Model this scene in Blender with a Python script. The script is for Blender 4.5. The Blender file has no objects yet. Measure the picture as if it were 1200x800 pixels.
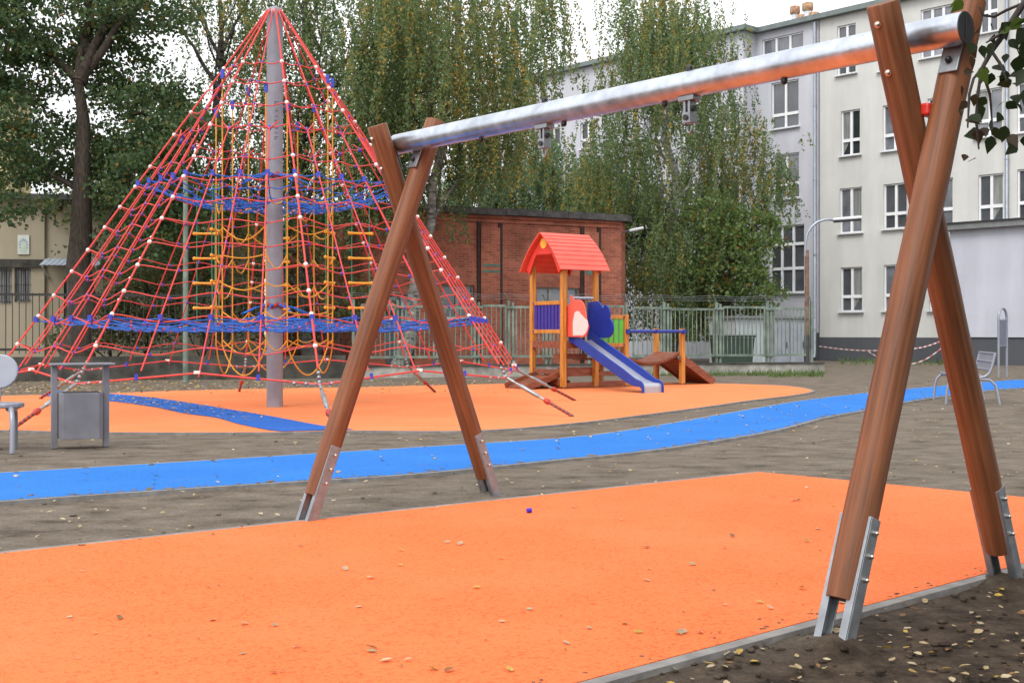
import bpy, bmesh, math, random
import numpy as np
from mathutils import Vector, Matrix, noise
random.seed(7)
RNG = np.random.default_rng(11)
scene = bpy.context.scene
COL = scene.collection
F, HOR, CAMH = 1400.0, 390.0, 1.1          # focal length in photo pixels, horizon row, camera height


def gp(px, py, z=0.0):
    """ground (or height z) point seen at photo pixel"""
    Z = F * (CAMH - z) / (py - HOR)
    return Vector(((px - 600) / F * Z, Z, z))


def dp(px, py, Z):
    """point at depth Z seen at photo pixel"""
    return Vector(((px - 600) / F * Z, Z, CAMH + (HOR - py) / F * Z))


# ------------------------------------------------------------------ materials
def new_mat(name):
    m = bpy.data.materials.new(name)
    m.use_nodes = True
    return m, m.node_tree.nodes, m.node_tree.links


def mat(name, base, rough=.6, metal=0.0, var=.12, scale=6.0, bump=0.0, bscale=40.0, stretch=(1, 1, 1),
        base2=None, detail=4.0, spec=.5, rvar=0.0, coat=0.0, var2=0.0, scale2=.6):
    m, N, L = new_mat(name)
    b = N['Principled BSDF']
    b.inputs['Roughness'].default_value = rough
    b.inputs['Metallic'].default_value = metal
    b.inputs['Specular IOR Level'].default_value = spec
    b.inputs['Coat Weight'].default_value = coat
    tc = N.new('ShaderNodeTexCoord')
    mp = N.new('ShaderNodeMapping')
    mp.inputs['Scale'].default_value = stretch
    L.new(tc.outputs['Object'], mp.inputs['Vector'])
    nz = N.new('ShaderNodeTexNoise')
    nz.inputs['Scale'].default_value = scale
    nz.inputs['Detail'].default_value = detail
    L.new(mp.outputs[0], nz.inputs['Vector'])
    rp = N.new('ShaderNodeValToRGB')
    c1 = [max(0, c * (1 - var)) for c in base]
    c2 = list(base2) if base2 else [min(1, c * (1 + var)) for c in base]
    rp.color_ramp.elements[0].position = .3
    rp.color_ramp.elements[1].position = .7
    rp.color_ramp.elements[0].color = (*c1, 1)
    rp.color_ramp.elements[1].color = (*c2, 1)
    L.new(nz.outputs['Fac'], rp.inputs['Fac'])
    col = rp.outputs['Color']
    if var2:
        n2 = N.new('ShaderNodeTexNoise')
        n2.inputs['Scale'].default_value = scale2
        n2.inputs['Detail'].default_value = 6
        L.new(tc.outputs['Object'], n2.inputs['Vector'])
        mr = N.new('ShaderNodeMapRange')
        mr.inputs['From Min'].default_value = .35
        mr.inputs['From Max'].default_value = .65
        mr.inputs['To Min'].default_value = 1 - var2
        mr.inputs['To Max'].default_value = 1 + var2
        L.new(n2.outputs['Fac'], mr.inputs['Value'])
        vm = N.new('ShaderNodeVectorMath')
        vm.operation = 'SCALE'
        L.new(col, vm.inputs[0])
        L.new(mr.outputs[0], vm.inputs['Scale'])
        col = vm.outputs[0]
    L.new(col, b.inputs['Base Color'])
    if rvar:
        mr = N.new('ShaderNodeMapRange')
        mr.inputs['To Min'].default_value = max(0.02, rough - rvar)
        mr.inputs['To Max'].default_value = min(1, rough + rvar)
        L.new(nz.outputs['Fac'], mr.inputs['Value'])
        L.new(mr.outputs[0], b.inputs['Roughness'])
    if bump:
        n3 = N.new('ShaderNodeTexNoise')
        n3.inputs['Scale'].default_value = bscale
        n3.inputs['Detail'].default_value = 5
        L.new(mp.outputs[0], n3.inputs['Vector'])
        bp = N.new('ShaderNodeBump')
        bp.inputs['Strength'].default_value = min(1, bump)
        bp.inputs['Distance'].default_value = .01
        L.new(n3.outputs['Fac'], bp.inputs['Height'])
        L.new(bp.outputs[0], b.inputs['Normal'])
    return m


def rubber_mat(name, base, speck, worn, dirt=None):
    """poured rubber granules: fine speckle, worn pale areas"""
    m, N, L = new_mat(name)
    b = N['Principled BSDF']
    b.inputs['Roughness'].default_value = .85
    b.inputs['Specular IOR Level'].default_value = .25
    tc = N.new('ShaderNodeTexCoord')
    vo = N.new('ShaderNodeTexVoronoi')
    vo.inputs['Scale'].default_value = 85
    L.new(tc.outputs['Object'], vo.inputs['Vector'])
    n1 = N.new('ShaderNodeTexNoise')
    n1.inputs['Scale'].default_value = 60
    n1.inputs['Detail'].default_value = 3
    L.new(tc.outputs['Object'], n1.inputs['Vector'])
    sep = N.new('ShaderNodeSeparateColor')
    L.new(vo.outputs['Color'], sep.inputs[0])
    r1 = N.new('ShaderNodeValToRGB')
    r1.color_ramp.elements[0].position = .0
    r1.color_ramp.elements[0].color = (*speck, 1)
    r1.color_ramp.elements[1].position = .35
    r1.color_ramp.elements[1].color = (*base, 1)
    L.new(sep.outputs[0], r1.inputs['Fac'])
    n2 = N.new('ShaderNodeTexNoise')
    n2.inputs['Scale'].default_value = .9
    n2.inputs['Detail'].default_value = 8
    n2.inputs['Roughness'].default_value = .62
    L.new(tc.outputs['Object'], n2.inputs['Vector'])
    r2 = N.new('ShaderNodeMapRange')
    r2.inputs['From Min'].default_value = .42
    r2.inputs['From Max'].default_value = .72
    r2.inputs['To Min'].default_value = 0
    r2.inputs['To Max'].default_value = .45
    L.new(n2.outputs['Fac'], r2.inputs['Value'])
    mx = N.new('ShaderNodeMixRGB')
    L.new(r2.outputs[0], mx.inputs['Fac'])
    L.new(r1.outputs[0], mx.inputs['Color1'])
    mx.inputs['Color2'].default_value = (*worn, 1)
    # dark scuffs and dirt
    n4 = N.new('ShaderNodeTexNoise')
    n4.inputs['Scale'].default_value = 3.1
    n4.inputs['Detail'].default_value = 9
    n4.inputs['Roughness'].default_value = .7
    L.new(tc.outputs['Object'], n4.inputs['Vector'])
    r4 = N.new('ShaderNodeMapRange')
    r4.inputs['From Min'].default_value = .6
    r4.inputs['From Max'].default_value = .8
    r4.inputs['To Max'].default_value = .5
    L.new(n4.outputs['Fac'], r4.inputs['Value'])
    mx2 = N.new('ShaderNodeMixRGB')
    L.new(r4.outputs[0], mx2.inputs['Fac'])
    L.new(mx.outputs[0], mx2.inputs['Color1'])
    mx2.inputs['Color2'].default_value = (*(dirt or [c * .6 + .02 for c in base]), 1)
    L.new(mx2.outputs[0], b.inputs['Base Color'])
    bp = N.new('ShaderNodeBump')
    bp.inputs['Strength'].default_value = .5
    bp.inputs['Distance'].default_value = .004
    L.new(vo.outputs['Distance'], bp.inputs['Height'])
    L.new(bp.outputs[0], b.inputs['Normal'])
    return m


def soil_mat():
    m, N, L = new_mat('soil')
    b = N['Principled BSDF']
    b.inputs['Roughness'].default_value = .95
    b.inputs['Specular IOR Level'].default_value = .15
    tc = N.new('ShaderNodeTexCoord')

    def nz(s, d=6, r=.6, stretch=None):
        n = N.new('ShaderNodeTexNoise')
        n.inputs['Scale'].default_value = s
        n.inputs['Detail'].default_value = d
        n.inputs['Roughness'].default_value = r
        if stretch:
            mp = N.new('ShaderNodeMapping')
            mp.inputs['Scale'].default_value = stretch
            mp.inputs['Rotation'].default_value = (0, 0, -.5)
            L.new(tc.outputs['Object'], mp.inputs['Vector'])
            L.new(mp.outputs[0], n.inputs['Vector'])
        else:
            L.new(tc.outputs['Object'], n.inputs['Vector'])
        return n.outputs['Fac']
    fac = nz(2.2, 10, .72, (1, 1.7, 1))
    rp = N.new('ShaderNodeValToRGB')
    e = rp.color_ramp.elements
    e[0].position = .30
    e[0].color = (.040, .030, .021, 1)
    e[1].position = .66
    e[1].color = (.195, .164, .132, 1)
    x = e.new(.45)
    x.color = (.128, .104, .080, 1)
    L.new(fac, rp.inputs['Fac'])
    # dark near corner: damp soil with the small tree's shade painted in
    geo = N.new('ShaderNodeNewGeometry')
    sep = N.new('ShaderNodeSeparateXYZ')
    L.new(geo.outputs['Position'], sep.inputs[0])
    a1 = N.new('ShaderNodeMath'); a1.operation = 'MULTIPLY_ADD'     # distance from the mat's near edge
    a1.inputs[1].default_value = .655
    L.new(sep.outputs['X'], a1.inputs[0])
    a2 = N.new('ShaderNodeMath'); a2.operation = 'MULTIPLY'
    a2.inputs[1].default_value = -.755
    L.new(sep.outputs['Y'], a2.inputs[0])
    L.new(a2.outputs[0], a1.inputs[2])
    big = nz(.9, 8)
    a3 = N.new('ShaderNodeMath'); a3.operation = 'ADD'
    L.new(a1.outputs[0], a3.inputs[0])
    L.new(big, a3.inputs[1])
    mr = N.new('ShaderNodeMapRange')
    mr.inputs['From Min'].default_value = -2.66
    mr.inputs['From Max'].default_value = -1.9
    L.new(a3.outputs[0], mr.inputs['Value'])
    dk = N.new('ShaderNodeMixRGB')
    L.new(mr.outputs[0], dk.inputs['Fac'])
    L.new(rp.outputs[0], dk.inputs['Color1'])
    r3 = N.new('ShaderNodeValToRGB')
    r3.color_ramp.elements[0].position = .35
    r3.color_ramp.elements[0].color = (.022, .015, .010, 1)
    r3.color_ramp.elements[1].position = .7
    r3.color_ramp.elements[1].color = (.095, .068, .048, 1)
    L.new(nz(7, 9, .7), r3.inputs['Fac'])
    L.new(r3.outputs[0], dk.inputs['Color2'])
    # grainy
    g = nz(55, 4, .7)
    mg = N.new('ShaderNodeMapRange')
    mg.inputs['From Min'].default_value = .3
    mg.inputs['From Max'].default_value = .7
    mg.inputs['To Min'].default_value = .72
    mg.inputs['To Max'].default_value = 1.28
    L.new(g, mg.inputs['Value'])
    vm = N.new('ShaderNodeVectorMath'); vm.operation = 'SCALE'
    L.new(dk.outputs[0], vm.inputs[0])
    L.new(mg.outputs[0], vm.inputs['Scale'])
    L.new(vm.outputs[0], b.inputs['Base Color'])
    ad = N.new('ShaderNodeMath'); ad.operation = 'MULTIPLY_ADD'
    ad.inputs[1].default_value = .35
    L.new(g, ad.inputs[0])
    L.new(nz(14, 8, .65), ad.inputs[2])
    bp = N.new('ShaderNodeBump')
    bp.inputs['Strength'].default_value = 1
    bp.inputs['Distance'].default_value = .02
    L.new(ad.outputs[0], bp.inputs['Height'])
    L.new(bp.outputs[0], b.inputs['Normal'])
    return m


def brick_mat():
    m, N, L = new_mat('red_brick')
    b = N['Principled BSDF']
    b.inputs['Roughness'].default_value = .9
    b.inputs['Specular IOR Level'].default_value = .2
    tc = N.new('ShaderNodeTexCoord')
    sep = N.new('ShaderNodeSeparateXYZ')
    cmb = N.new('ShaderNodeCombineXYZ')
    L.new(tc.outputs['Object'], sep.inputs[0])
    ax = N.new('ShaderNodeMath'); ax.operation = 'ADD'
    L.new(sep.outputs['X'], ax.inputs[0]); L.new(sep.outputs['Y'], ax.inputs[1])
    L.new(ax.outputs[0], cmb.inputs['X']); L.new(sep.outputs['Z'], cmb.inputs['Y'])
    br = N.new('ShaderNodeTexBrick')
    br.inputs['Scale'].default_value = 1
    br.inputs['Brick Width'].default_value = .26
    br.inputs['Row Height'].default_value = .078
    br.inputs['Mortar Size'].default_value = .007
    br.inputs['Color1'].default_value = (.48, .14, .078, 1)
    br.inputs['Color2'].default_value = (.32, .09, .055, 1)
    br.inputs['Mortar'].default_value = (.34, .24, .19, 1)
    L.new(cmb.outputs[0], br.inputs['Vector'])
    nz = N.new('ShaderNodeTexNoise')
    nz.inputs['Scale'].default_value = .8
    nz.inputs['Detail'].default_value = 9
    nz.inputs['Roughness'].default_value = .68
    L.new(tc.outputs['Object'], nz.inputs['Vector'])
    mr = N.new('ShaderNodeMapRange')
    mr.inputs['From Min'].default_value = .3
    mr.inputs['From Max'].default_value = .7
    mr.inputs['To Min'].default_value = .45
    mr.inputs['To Max'].default_value = 1.35
    L.new(nz.outputs['Fac'], mr.inputs['Value'])
    vm = N.new('ShaderNodeVectorMath'); vm.operation = 'SCALE'
    L.new(br.outputs['Color'], vm.inputs[0]); L.new(mr.outputs[0], vm.inputs['Scale'])
    L.new(vm.outputs[0], b.inputs['Base Color'])
    bp = N.new('ShaderNodeBump')
    bp.inputs['Strength'].default_value = .6
    bp.inputs['Distance'].default_value = .01
    bp.invert = True
    L.new(br.outputs['Fac'], bp.inputs['Height'])
    L.new(bp.outputs[0], b.inputs['Normal'])
    return m


def stucco_mat(name, base):
    """rendered wall with rain streaks (long vertical stains)"""
    m, N, L = new_mat(name)
    b = N['Principled BSDF']
    b.inputs['Roughness'].default_value = .92
    b.inputs['Specular IOR Level'].default_value = .2
    tc = N.new('ShaderNodeTexCoord')

    def nz(s, d, stretch):
        mp = N.new('ShaderNodeMapping')
        mp.inputs['Scale'].default_value = stretch
        L.new(tc.outputs['Object'], mp.inputs['Vector'])
        n = N.new('ShaderNodeTexNoise')
        n.inputs['Scale'].default_value = s
        n.inputs['Detail'].default_value = d
        n.inputs['Roughness'].default_value = .62
        L.new(mp.outputs[0], n.inputs['Vector'])
        return n.outputs['Fac']

    def rng(f, a, c):
        mr = N.new('ShaderNodeMapRange')
        mr.inputs['From Min'].default_value = .3
        mr.inputs['From Max'].default_value = .7
        mr.inputs['To Min'].default_value = a
        mr.inputs['To Max'].default_value = c
        L.new(f, mr.inputs['Value'])
        return mr.outputs[0]
    mu = N.new('ShaderNodeMath'); mu.operation = 'MULTIPLY'
    L.new(rng(nz(1.4, 7, (1, 1, .13)), .90, 1.07), mu.inputs[0])
    L.new(rng(nz(.5, 9, (1, 1, 1)), .92, 1.06), mu.inputs[1])
    rgb = N.new('ShaderNodeRGB')
    rgb.outputs[0].default_value = (*base, 1)
    vm = N.new('ShaderNodeVectorMath'); vm.operation = 'SCALE'
    L.new(rgb.outputs[0], vm.inputs[0]); L.new(mu.outputs[0], vm.inputs['Scale'])
    L.new(vm.outputs[0], b.inputs['Base Color'])
    bp = N.new('ShaderNodeBump')
    bp.inputs['Strength'].default_value = .4
    bp.inputs['Distance'].default_value = .01
    L.new(nz(25, 4, (1, 1, 1)), bp.inputs['Height'])
    L.new(bp.outputs[0], b.inputs['Normal'])
    return m


def leaf_mat(name, col, trans=.4):
    m, N, L = new_mat(name)
    N.remove(N['Principled BSDF'])
    out = N['Material Output']
    oi = N.new('ShaderNodeTexCoord')
    nz = N.new('ShaderNodeTexNoise')
    nz.inputs['Scale'].default_value = 2.5
    nz.inputs['Detail'].default_value = 5
    L.new(oi.outputs['Object'], nz.inputs['Vector'])
    mr = N.new('ShaderNodeMapRange')
    mr.inputs['From Min'].default_value = .3
    mr.inputs['From Max'].default_value = .7
    mr.inputs['To Min'].default_value = .7
    mr.inputs['To Max'].default_value = 1.3
    L.new(nz.outputs['Fac'], mr.inputs['Value'])
    rgb = N.new('ShaderNodeRGB')
    rgb.outputs[0].default_value = (*col, 1)
    vm = N.new('ShaderNodeVectorMath'); vm.operation = 'SCALE'
    L.new(rgb.outputs[0], vm.inputs[0]); L.new(mr.outputs[0], vm.inputs['Scale'])
    d = N.new('ShaderNodeBsdfPrincipled')
    d.inputs['Roughness'].default_value = .5
    d.inputs['Specular IOR Level'].default_value = .35
    t = N.new('ShaderNodeBsdfTranslucent')
    mx = N.new('ShaderNodeMixShader')
    mx.inputs[0].default_value = trans
    L.new(vm.outputs[0], d.inputs['Base Color'])
    L.new(vm.outputs[0], t.inputs['Color'])
    L.new(d.outputs[0], mx.inputs[1]); L.new(t.outputs[0], mx.inputs[2])
    L.new(mx.outputs[0], out.inputs['Surface'])
    return m


M = {}
M['soil'] = soil_mat()
M['orange'] = rubber_mat('orange_rubber', (.74, .155, .042), (.54, .092, .022), (.78, .21, .08))
M['orange_far'] = rubber_mat('pale_orange_rubber', (.72, .20, .068), (.60, .14, .04), (.74, .26, .11))
M['blue'] = rubber_mat('blue_rubber', (.013, .148, .50), (.009, .10, .38), (.03, .20, .56), (.10, .13, .22))
M['blue_far'] = rubber_mat('dusty_blue_rubber', (.014, .10, .40), (.01, .07, .30), (.03, .14, .45))
M['kerb'] = mat('grey_edging', (.20, .19, .18), .9, var=.25, scale=9, bump=.4)
M['leg_wood'] = mat('glazed_round_timber', (.150, .054, .022), .5, var=.26, scale=2.4, stretch=(20, 20, .8), bump=.25, bscale=5.0,
                    base2=(.245, .090, .037), detail=8, rvar=.1, spec=.3, var2=.14, scale2=1.3)
M['end_grain'] = mat('dark_end_grain', (.16, .06, .025), .7, var=.3, scale=30)
M['galv'] = mat('galvanised_steel', (.55, .59, .65), .36, 1.0, var=.16, scale=16, rvar=.12, bump=.08, bscale=60, var2=.12, scale2=5)
M['galv_dull'] = mat('dull_galvanised_steel', (.30, .32, .34), .48, .85, var=.2, scale=14, rvar=.12, bump=.1, bscale=50)
M['black_plastic'] = mat('black_plastic', (.012, .012, .014), .4, var=.2)
M['steel_dark'] = mat('dark_grey_steel', (.07, .07, .075), .5, .6, var=.2)
M['bolt'] = mat('zinc_bolt', (.62, .60, .55), .3, 1.0, var=.1)
M['red_plastic'] = mat('red_plastic', (.62, .03, .02), .35, var=.08)
M['sleeve_red'] = mat('dark_red_sleeve', (.36, .03, .02), .5, var=.15)
M['rope_red'] = mat('red_rope', (.60, .062, .055), .75, var=.22, scale=60, bump=.3, bscale=90)
M['rope_blue'] = mat('blue_rope', (.012, .115, .50), .7, var=.2, scale=60, bump=.3, bscale=90)
M['rope_yellow'] = mat('yellow_rope', (.68, .30, .025), .75, var=.18, scale=60, bump=.3, bscale=90)
M['rope_green'] = mat('green_rope', (.03, .22, .12), .75, var=.2, scale=60)
M['rung'] = mat('orange_rung_plastic', (.78, .34, .02), .45, var=.1)
M['clamp_white'] = mat('white_plastic_ball', (.72, .70, .66), .4, var=.1, scale=30)
M['clamp_blue'] = mat('blue_clamp', (.03, .05, .42), .4, var=.15, scale=30)
M['pole_grey'] = mat('grey_painted_pole', (.235, .235, .27), .45, .25, var=.12, scale=2.5, var2=.12, scale2=4, rvar=.1)
M['anodised'] = mat('matt_grey_coated_metal', (.27, .28, .33), .42, .35, var=.06, scale=8, rvar=.06)
M['bin_grey'] = mat('grey_bin_steel', (.19, .19, .215), .5, .3, var=.08, scale=6, rvar=.08, var2=.08, scale2=3)
M['play_orange'] = mat('orange_stained_timber', (.46, .165, .022), .5, var=.25, scale=3, stretch=(9, 9, .8), base2=(.62, .27, .045), detail=7)
M['play_brown'] = mat('brown_stained_board', (.17, .046, .022), .55, var=.3, scale=4, stretch=(1, 6, 6), base2=(.28, .085, .04), detail=7)
M['play_red'] = mat('red_painted_board', (.74, .098, .066), .5, var=.07, scale=5, var2=.06, scale2=3)
M['play_red_dark'] = mat('shaded_red_board', (.60, .035, .02), .5, var=.08)  # darker red: gable shade put into the colour, also backs the slats
M['play_blue'] = mat('blue_painted_board', (.010, .034, .27), .38, var=.1, scale=5)
M['play_violet'] = mat('violet_blue_board', (.035, .025, .26), .5, var=.1)
M['play_green'] = mat('green_painted_board', (.09, .46, .05), .5, var=.08)
M['play_pale'] = mat('pale_pink_board', (.66, .56, .54), .5, var=.05)
M['play_yellow'] = mat('yellow_disc_paint', (.72, .36, .04), .5, var=.1)
M['chute'] = mat('brushed_steel_chute', (.40, .42, .47), .4, .4, var=.1, scale=4, stretch=(8, 1, 1), rvar=.1)
M['brick'] = brick_mat()
M['coping'] = mat('weathered_dark_coping', (.075, .07, .068), .85, var=.4, scale=5, bump=.3)
M['dark_strip'] = mat('dark_brown_strip', (.045, .022, .018), .8, var=.4, scale=8)  # dark brown, for the narrow uprights on the brick wall
M['teal_paint'] = mat('faded_teal_stripe', (.10, .17, .13), .85, var=.25, scale=6)
M['lintel'] = mat('concrete_lintel', (.28, .27, .25), .9, var=.2)
M['cream'] = stucco_mat('cream_render', (.555, .555, .53))
M['greyblue'] = stucco_mat('grey_blue_render', (.50, .505, .555))
M['annex'] = stucco_mat('pale_grey_blue_render', (.47, .485, .55))
M['plinth'] = stucco_mat('dark_grey_plinth', (.085, .09, .10))
M['beige'] = stucco_mat('dingy_beige_render', (.40, .35, .255))
M['yellow_wall'] = stucco_mat('pale_yellow_render', (.58, .50, .27))
M['roofing'] = mat('grey_roof_felt', (.18, .19, .19), .8, var=.15)
M['cornice'] = mat('green_grey_sheet_metal', (.16, .19, .185), .5, .3, var=.15, scale=3)
M['pvc'] = mat('white_window_frame', (.74, .75, .77), .4, var=.04)
M['sill'] = mat('white_sheet_sill', (.62, .63, .65), .45, var=.06)
M['zinc_pipe'] = mat('zinc_downpipe', (.33, .36, .41), .45, .6, var=.12, scale=4)
M['clay'] = mat('clay_chimney_pot', (.36, .13, .055), .85, var=.3, scale=9, base2=(.52, .38, .25))
M['fence_green'] = mat('pale_green_flaking_paint', (.12, .165, .135), .65, var=.25, scale=5, base2=(.20, .25, .20), var2=.2, scale2=2)
M['fence_dark'] = mat('black_fence_paint', (.020, .021, .019), .6, var=.3, scale=6)
M['concrete'] = mat('old_concrete', (.30, .29, .26), .9, var=.3, scale=5, bump=.4, var2=.25, scale2=1.5)
M['concrete_dark'] = mat('dark_concrete', (.055, .052, .043), .95, var=.4, scale=4, bump=.5, var2=.3, scale2=1)  # very dark grey-brown with random blotches
M['rust'] = mat('rusty_lamp_post', (.15, .075, .045), .85, var=.35, scale=9, base2=(.24, .16, .11))
M['lamp_shell'] = mat('white_lamp_shell', (.62, .64, .66), .4, var=.06)
M['bark'] = mat('dark_bark', (.034, .026, .020), .95, var=.45, scale=9, stretch=(3, 3, .6), bump=.8, bscale=14, base2=(.075, .058, .042))
M['birch_bark'] = mat('black_and_grey_birch_bark', (.03, .026, .024), .9, var=.3, scale=3.2, stretch=(1.5, 1.5, 4), base2=(.34, .32, .29), bump=.4, detail=7)
M['birch_dark'] = mat('dark_speckled_birch_bark', (.022, .019, .017), .9, var=.3, scale=3.4, stretch=(1.5, 1.5, 4), base2=(.10, .092, .084), bump=.4, detail=7)
M['twig'] = mat('dark_twig', (.022, .014, .012), .8, var=.3, scale=20)
M['shed'] = mat('pale_blue_grey_sheet', (.36, .40, .41), .6, var=.12, scale=3, stretch=(6, 6, .5))
M['door_dark'] = mat('dark_door', (.03, .035, .035), .6, var=.2)
M['awning'] = mat('pale_blue_corrugated_sheet', (.36, .42, .50), .5, var=.1, scale=6)
M['sign_board'] = mat('pale_sign_board', (.62, .66, .62), .6, var=.05)
M['sign_blue'] = mat('faded_blue_print', (.30, .40, .47), .7, var=.15)
M['sign_green'] = mat('faded_green_print', (.50, .60, .50), .7, var=.1)
M['tape_white'] = mat('white_barrier_tape', (.72, .71, .70), .5, var=.05)
M['tape_red'] = mat('red_barrier_tape', (.50, .16, .15), .5, var=.05)
M['cap_blue'] = mat('blue_violet_bottle_cap', (.05, .02, .42), .35, var=.05)
M['grass'] = leaf_mat('grass_blades', (.09, .15, .035), .3)
M['glass'] = mat('dark_window_glass', (.026, .030, .034), .04, var=.2, spec=.8)
M['glass_mid'] = mat('grey_reflection_tint_glass', (.075, .08, .09), .06, var=.3, scale=1.2, spec=.9)  # grey base and blotches paint a dull reflection into the pane
M['glass_light'] = mat('pale_reflection_tint_glass', (.15, .16, .18), .06, var=.35, scale=1.6, spec=.9)  # paler copy: brighter sky reflection put into the base colour
M['curtain'] = mat('pale_curtain_behind_glass', (.22, .23, .22), .08, var=.35, scale=2.5, stretch=(7, 1, .4), spec=.8)
M['container_green'] = mat('dark_green_bin', (.02, .042, .028), .5, var=.2)
for nm, c in dict(maple1=(.075, .135, .060), maple2=(.115, .18, .072), maple3=(.16, .175, .055), ochre=(.26, .135, .022),
                  birch1=(.120, .185, .070), birch2=(.175, .245, .100), birch3=(.235, .295, .130), birch_y=(.42, .31, .07),
                  lime1=(.14, .22, .06), lime2=(.19, .26, .08), willow1=(.13, .215, .105), willow2=(.19, .275, .145),
                  near1=(.018, .032, .010), near2=(.065, .11, .016), near3=(.040, .026, .012),
                  dead1=(.36, .27, .14), dead2=(.44, .35, .22), dead3=(.22, .11, .04), dead4=(.40, .26, .05),
                  shrub1=(.095, .125, .052), shrub2=(.14, .165, .062), shrub3=(.19, .15, .05)).items():
    M[nm] = leaf_mat(nm + '_leaf', c, .15 if nm.startswith('dead') else .54)

# ------------------------------------------------------------------ mesh helpers
WL = {}


def parent_to(o, p):
    o.parent = p
    WL[o.name] = WL.get(p.name, Vector((0, 0, 0)))


class MB:
    def __init__(self):
        self.v, self.f, self.mi, self.sm = [], [], [], []
        self.slot = 0

    def add(self, vs, fs, smooth=False):
        o = len(self.v)
        self.v.extend([tuple(p) for p in vs])
        for f in fs:
            self.f.append(tuple(i + o for i in f))
            self.mi.append(self.slot)
            self.sm.append(smooth)

    def box(self, c, s, rot=None, taper=None):
        hx, hy, hz = s[0] / 2, s[1] / 2, s[2] / 2
        P = [Vector((sx * hx, sy * hy, sz * hz)) for sz in (-1, 1) for sy in (-1, 1) for sx in (-1, 1)]
        if rot is not None:
            P = [rot @ p for p in P]
        c = Vector(c)
        self.add([p + c for p in P], [(0, 2, 3, 1), (4, 5, 7, 6), (0, 1, 5, 4), (2, 6, 7, 3), (0, 4, 6, 2), (1, 3, 7, 5)])

    def beam(self, a, b, w, h, up=(0, 0, 1)):
        """rectangular bar from a to b; w sideways, h along up"""
        a, b = Vector(a), Vector(b)
        d = (b - a)
        L = d.length
        d.normalize()
        u = Vector(up)
        s = d.cross(u)
        if s.length < 1e-4:
            s = d.cross(Vector((1, 0, 0)))
        s.normalize()
        u = s.cross(d)
        R = Matrix((s, d, u)).transposed()
        self.box((a + b) / 2, (w, L, h), R)

    def tube(self, pts, r, n=8, cap=True, smooth=True):
        pts = [Vector(p) for p in pts]
        if len(pts) < 2:
            return
        rs = r if isinstance(r, (list, tuple)) else [r] * len(pts)
        vs, fs = [], []
        t0 = (pts[1] - pts[0]).normalized()
        ref = Vector((0, 0, 1)) if abs(t0.z) < .9 else Vector((1, 0, 0))
        nrm = t0.cross(ref).normalized()
        for i, p in enumerate(pts):
            if i == 0:
                t = pts[1] - pts[0]
            elif i == len(pts) - 1:
                t = pts[-1] - pts[-2]
            else:
                t = pts[i + 1] - pts[i - 1]
            t.normalize()
            nrm = (nrm - t * nrm.dot(t))
            if nrm.length < 1e-5:
                nrm = t.orthogonal()
            nrm.normalize()
            bn = t.cross(nrm)
            for k in range(n):
                a = 2 * math.pi * k / n
                vs.append(p + (nrm * math.cos(a) + bn * math.sin(a)) * rs[i])
        for i in range(len(pts) - 1):
            for k in range(n):
                k2 = (k + 1) % n
                fs.append((i * n + k, i * n + k2, (i + 1) * n + k2, (i + 1) * n + k))
        self.add(vs, fs, smooth)
        if cap:
            m = (len(pts) - 1) * n
            self.add(vs[:n], [tuple(range(n - 1, -1, -1))])
            self.add(vs[m:m + n], [tuple(range(n))])

    def prism(self, poly, axis_o, ax, ay, ext):
        """polygon (2-D list) in plane (ax, ay) at axis_o extruded along vector ext"""
        ax, ay, o, e = Vector(ax), Vector(ay), Vector(axis_o), Vector(ext)
        A = [o + ax * p[0] + ay * p[1] for p in poly]
        B = [p + e for p in A]
        n = len(poly)
        self.add(A + B, [tuple(range(n - 1, -1, -1)), tuple(range(n, 2 * n))] + [(i, (i + 1) % n, n + (i + 1) % n, n + i) for i in range(n)])

    def ball(self, c, r, seg=8, ring=5, sc=(1, 1, 1)):
        c = Vector(c)
        vs, fs = [c + Vector((0, 0, r * sc[2]))], []
        for i in range(1, ring):
            a = math.pi * i / ring
            for k in range(seg):
                b = 2 * math.pi * k / seg
                vs.append(c + Vector((r * math.sin(a) * math.cos(b) * sc[0], r * math.sin(a) * math.sin(b) * sc[1], r * math.cos(a) * sc[2])))
        vs.append(c - Vector((0, 0, r * sc[2])))
        for k in range(seg):
            fs.append((0, 1 + k, 1 + (k + 1) % seg))
            for i in range(ring - 2):
                a = 1 + i * seg
                fs.append((a + k, a + seg + k, a + seg + (k + 1) % seg, a + (k + 1) % seg))
            a = 1 + (ring - 2) * seg
            fs.append((a + k, len(vs) - 1, a + (k + 1) % seg))
        self.add(vs, fs, True)

    def cyl(self, a, b, r, n=12):
        self.tube([a, b], r, n, True)

    def build(self, name, mats, parent=None, loc=None, world=True, bevel=0, matrix=None):
        me = bpy.data.meshes.new(name)
        off = Vector((0, 0, 0))
        if matrix is None and world:
            off = WL.get(parent.name, Vector((0, 0, 0))) if parent else (Vector(loc) if loc else off)
        me.from_pydata([(p[0] - off.x, p[1] - off.y, p[2] - off.z) for p in self.v], [], self.f)
        mats = mats if isinstance(mats, (list, tuple)) else [mats]
        for m in mats:
            me.materials.append(m if not isinstance(m, str) else M[m])
        me.polygons.foreach_set('material_index', self.mi)
        me.polygons.foreach_set('use_smooth', self.sm)
        me.update()
        o = bpy.data.objects.new(name, me)
        COL.objects.link(o)
        if parent:
            parent_to(o, parent)
        elif loc is not None:
            o.location = loc
            WL[o.name] = Vector(loc)
        if matrix is not None:
            mm = matrix.copy()
            if parent:
                mm.translation = mm.translation - WL.get(parent.name, Vector((0, 0, 0)))
            o.matrix_local = mm
        if bevel:
            b = o.modifiers.new('bevel', 'BEVEL')
            b.width = bevel
            b.segments = 2
            b.limit_method = 'ANGLE'
            b.angle_limit = math.radians(50)
        return o


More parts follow.
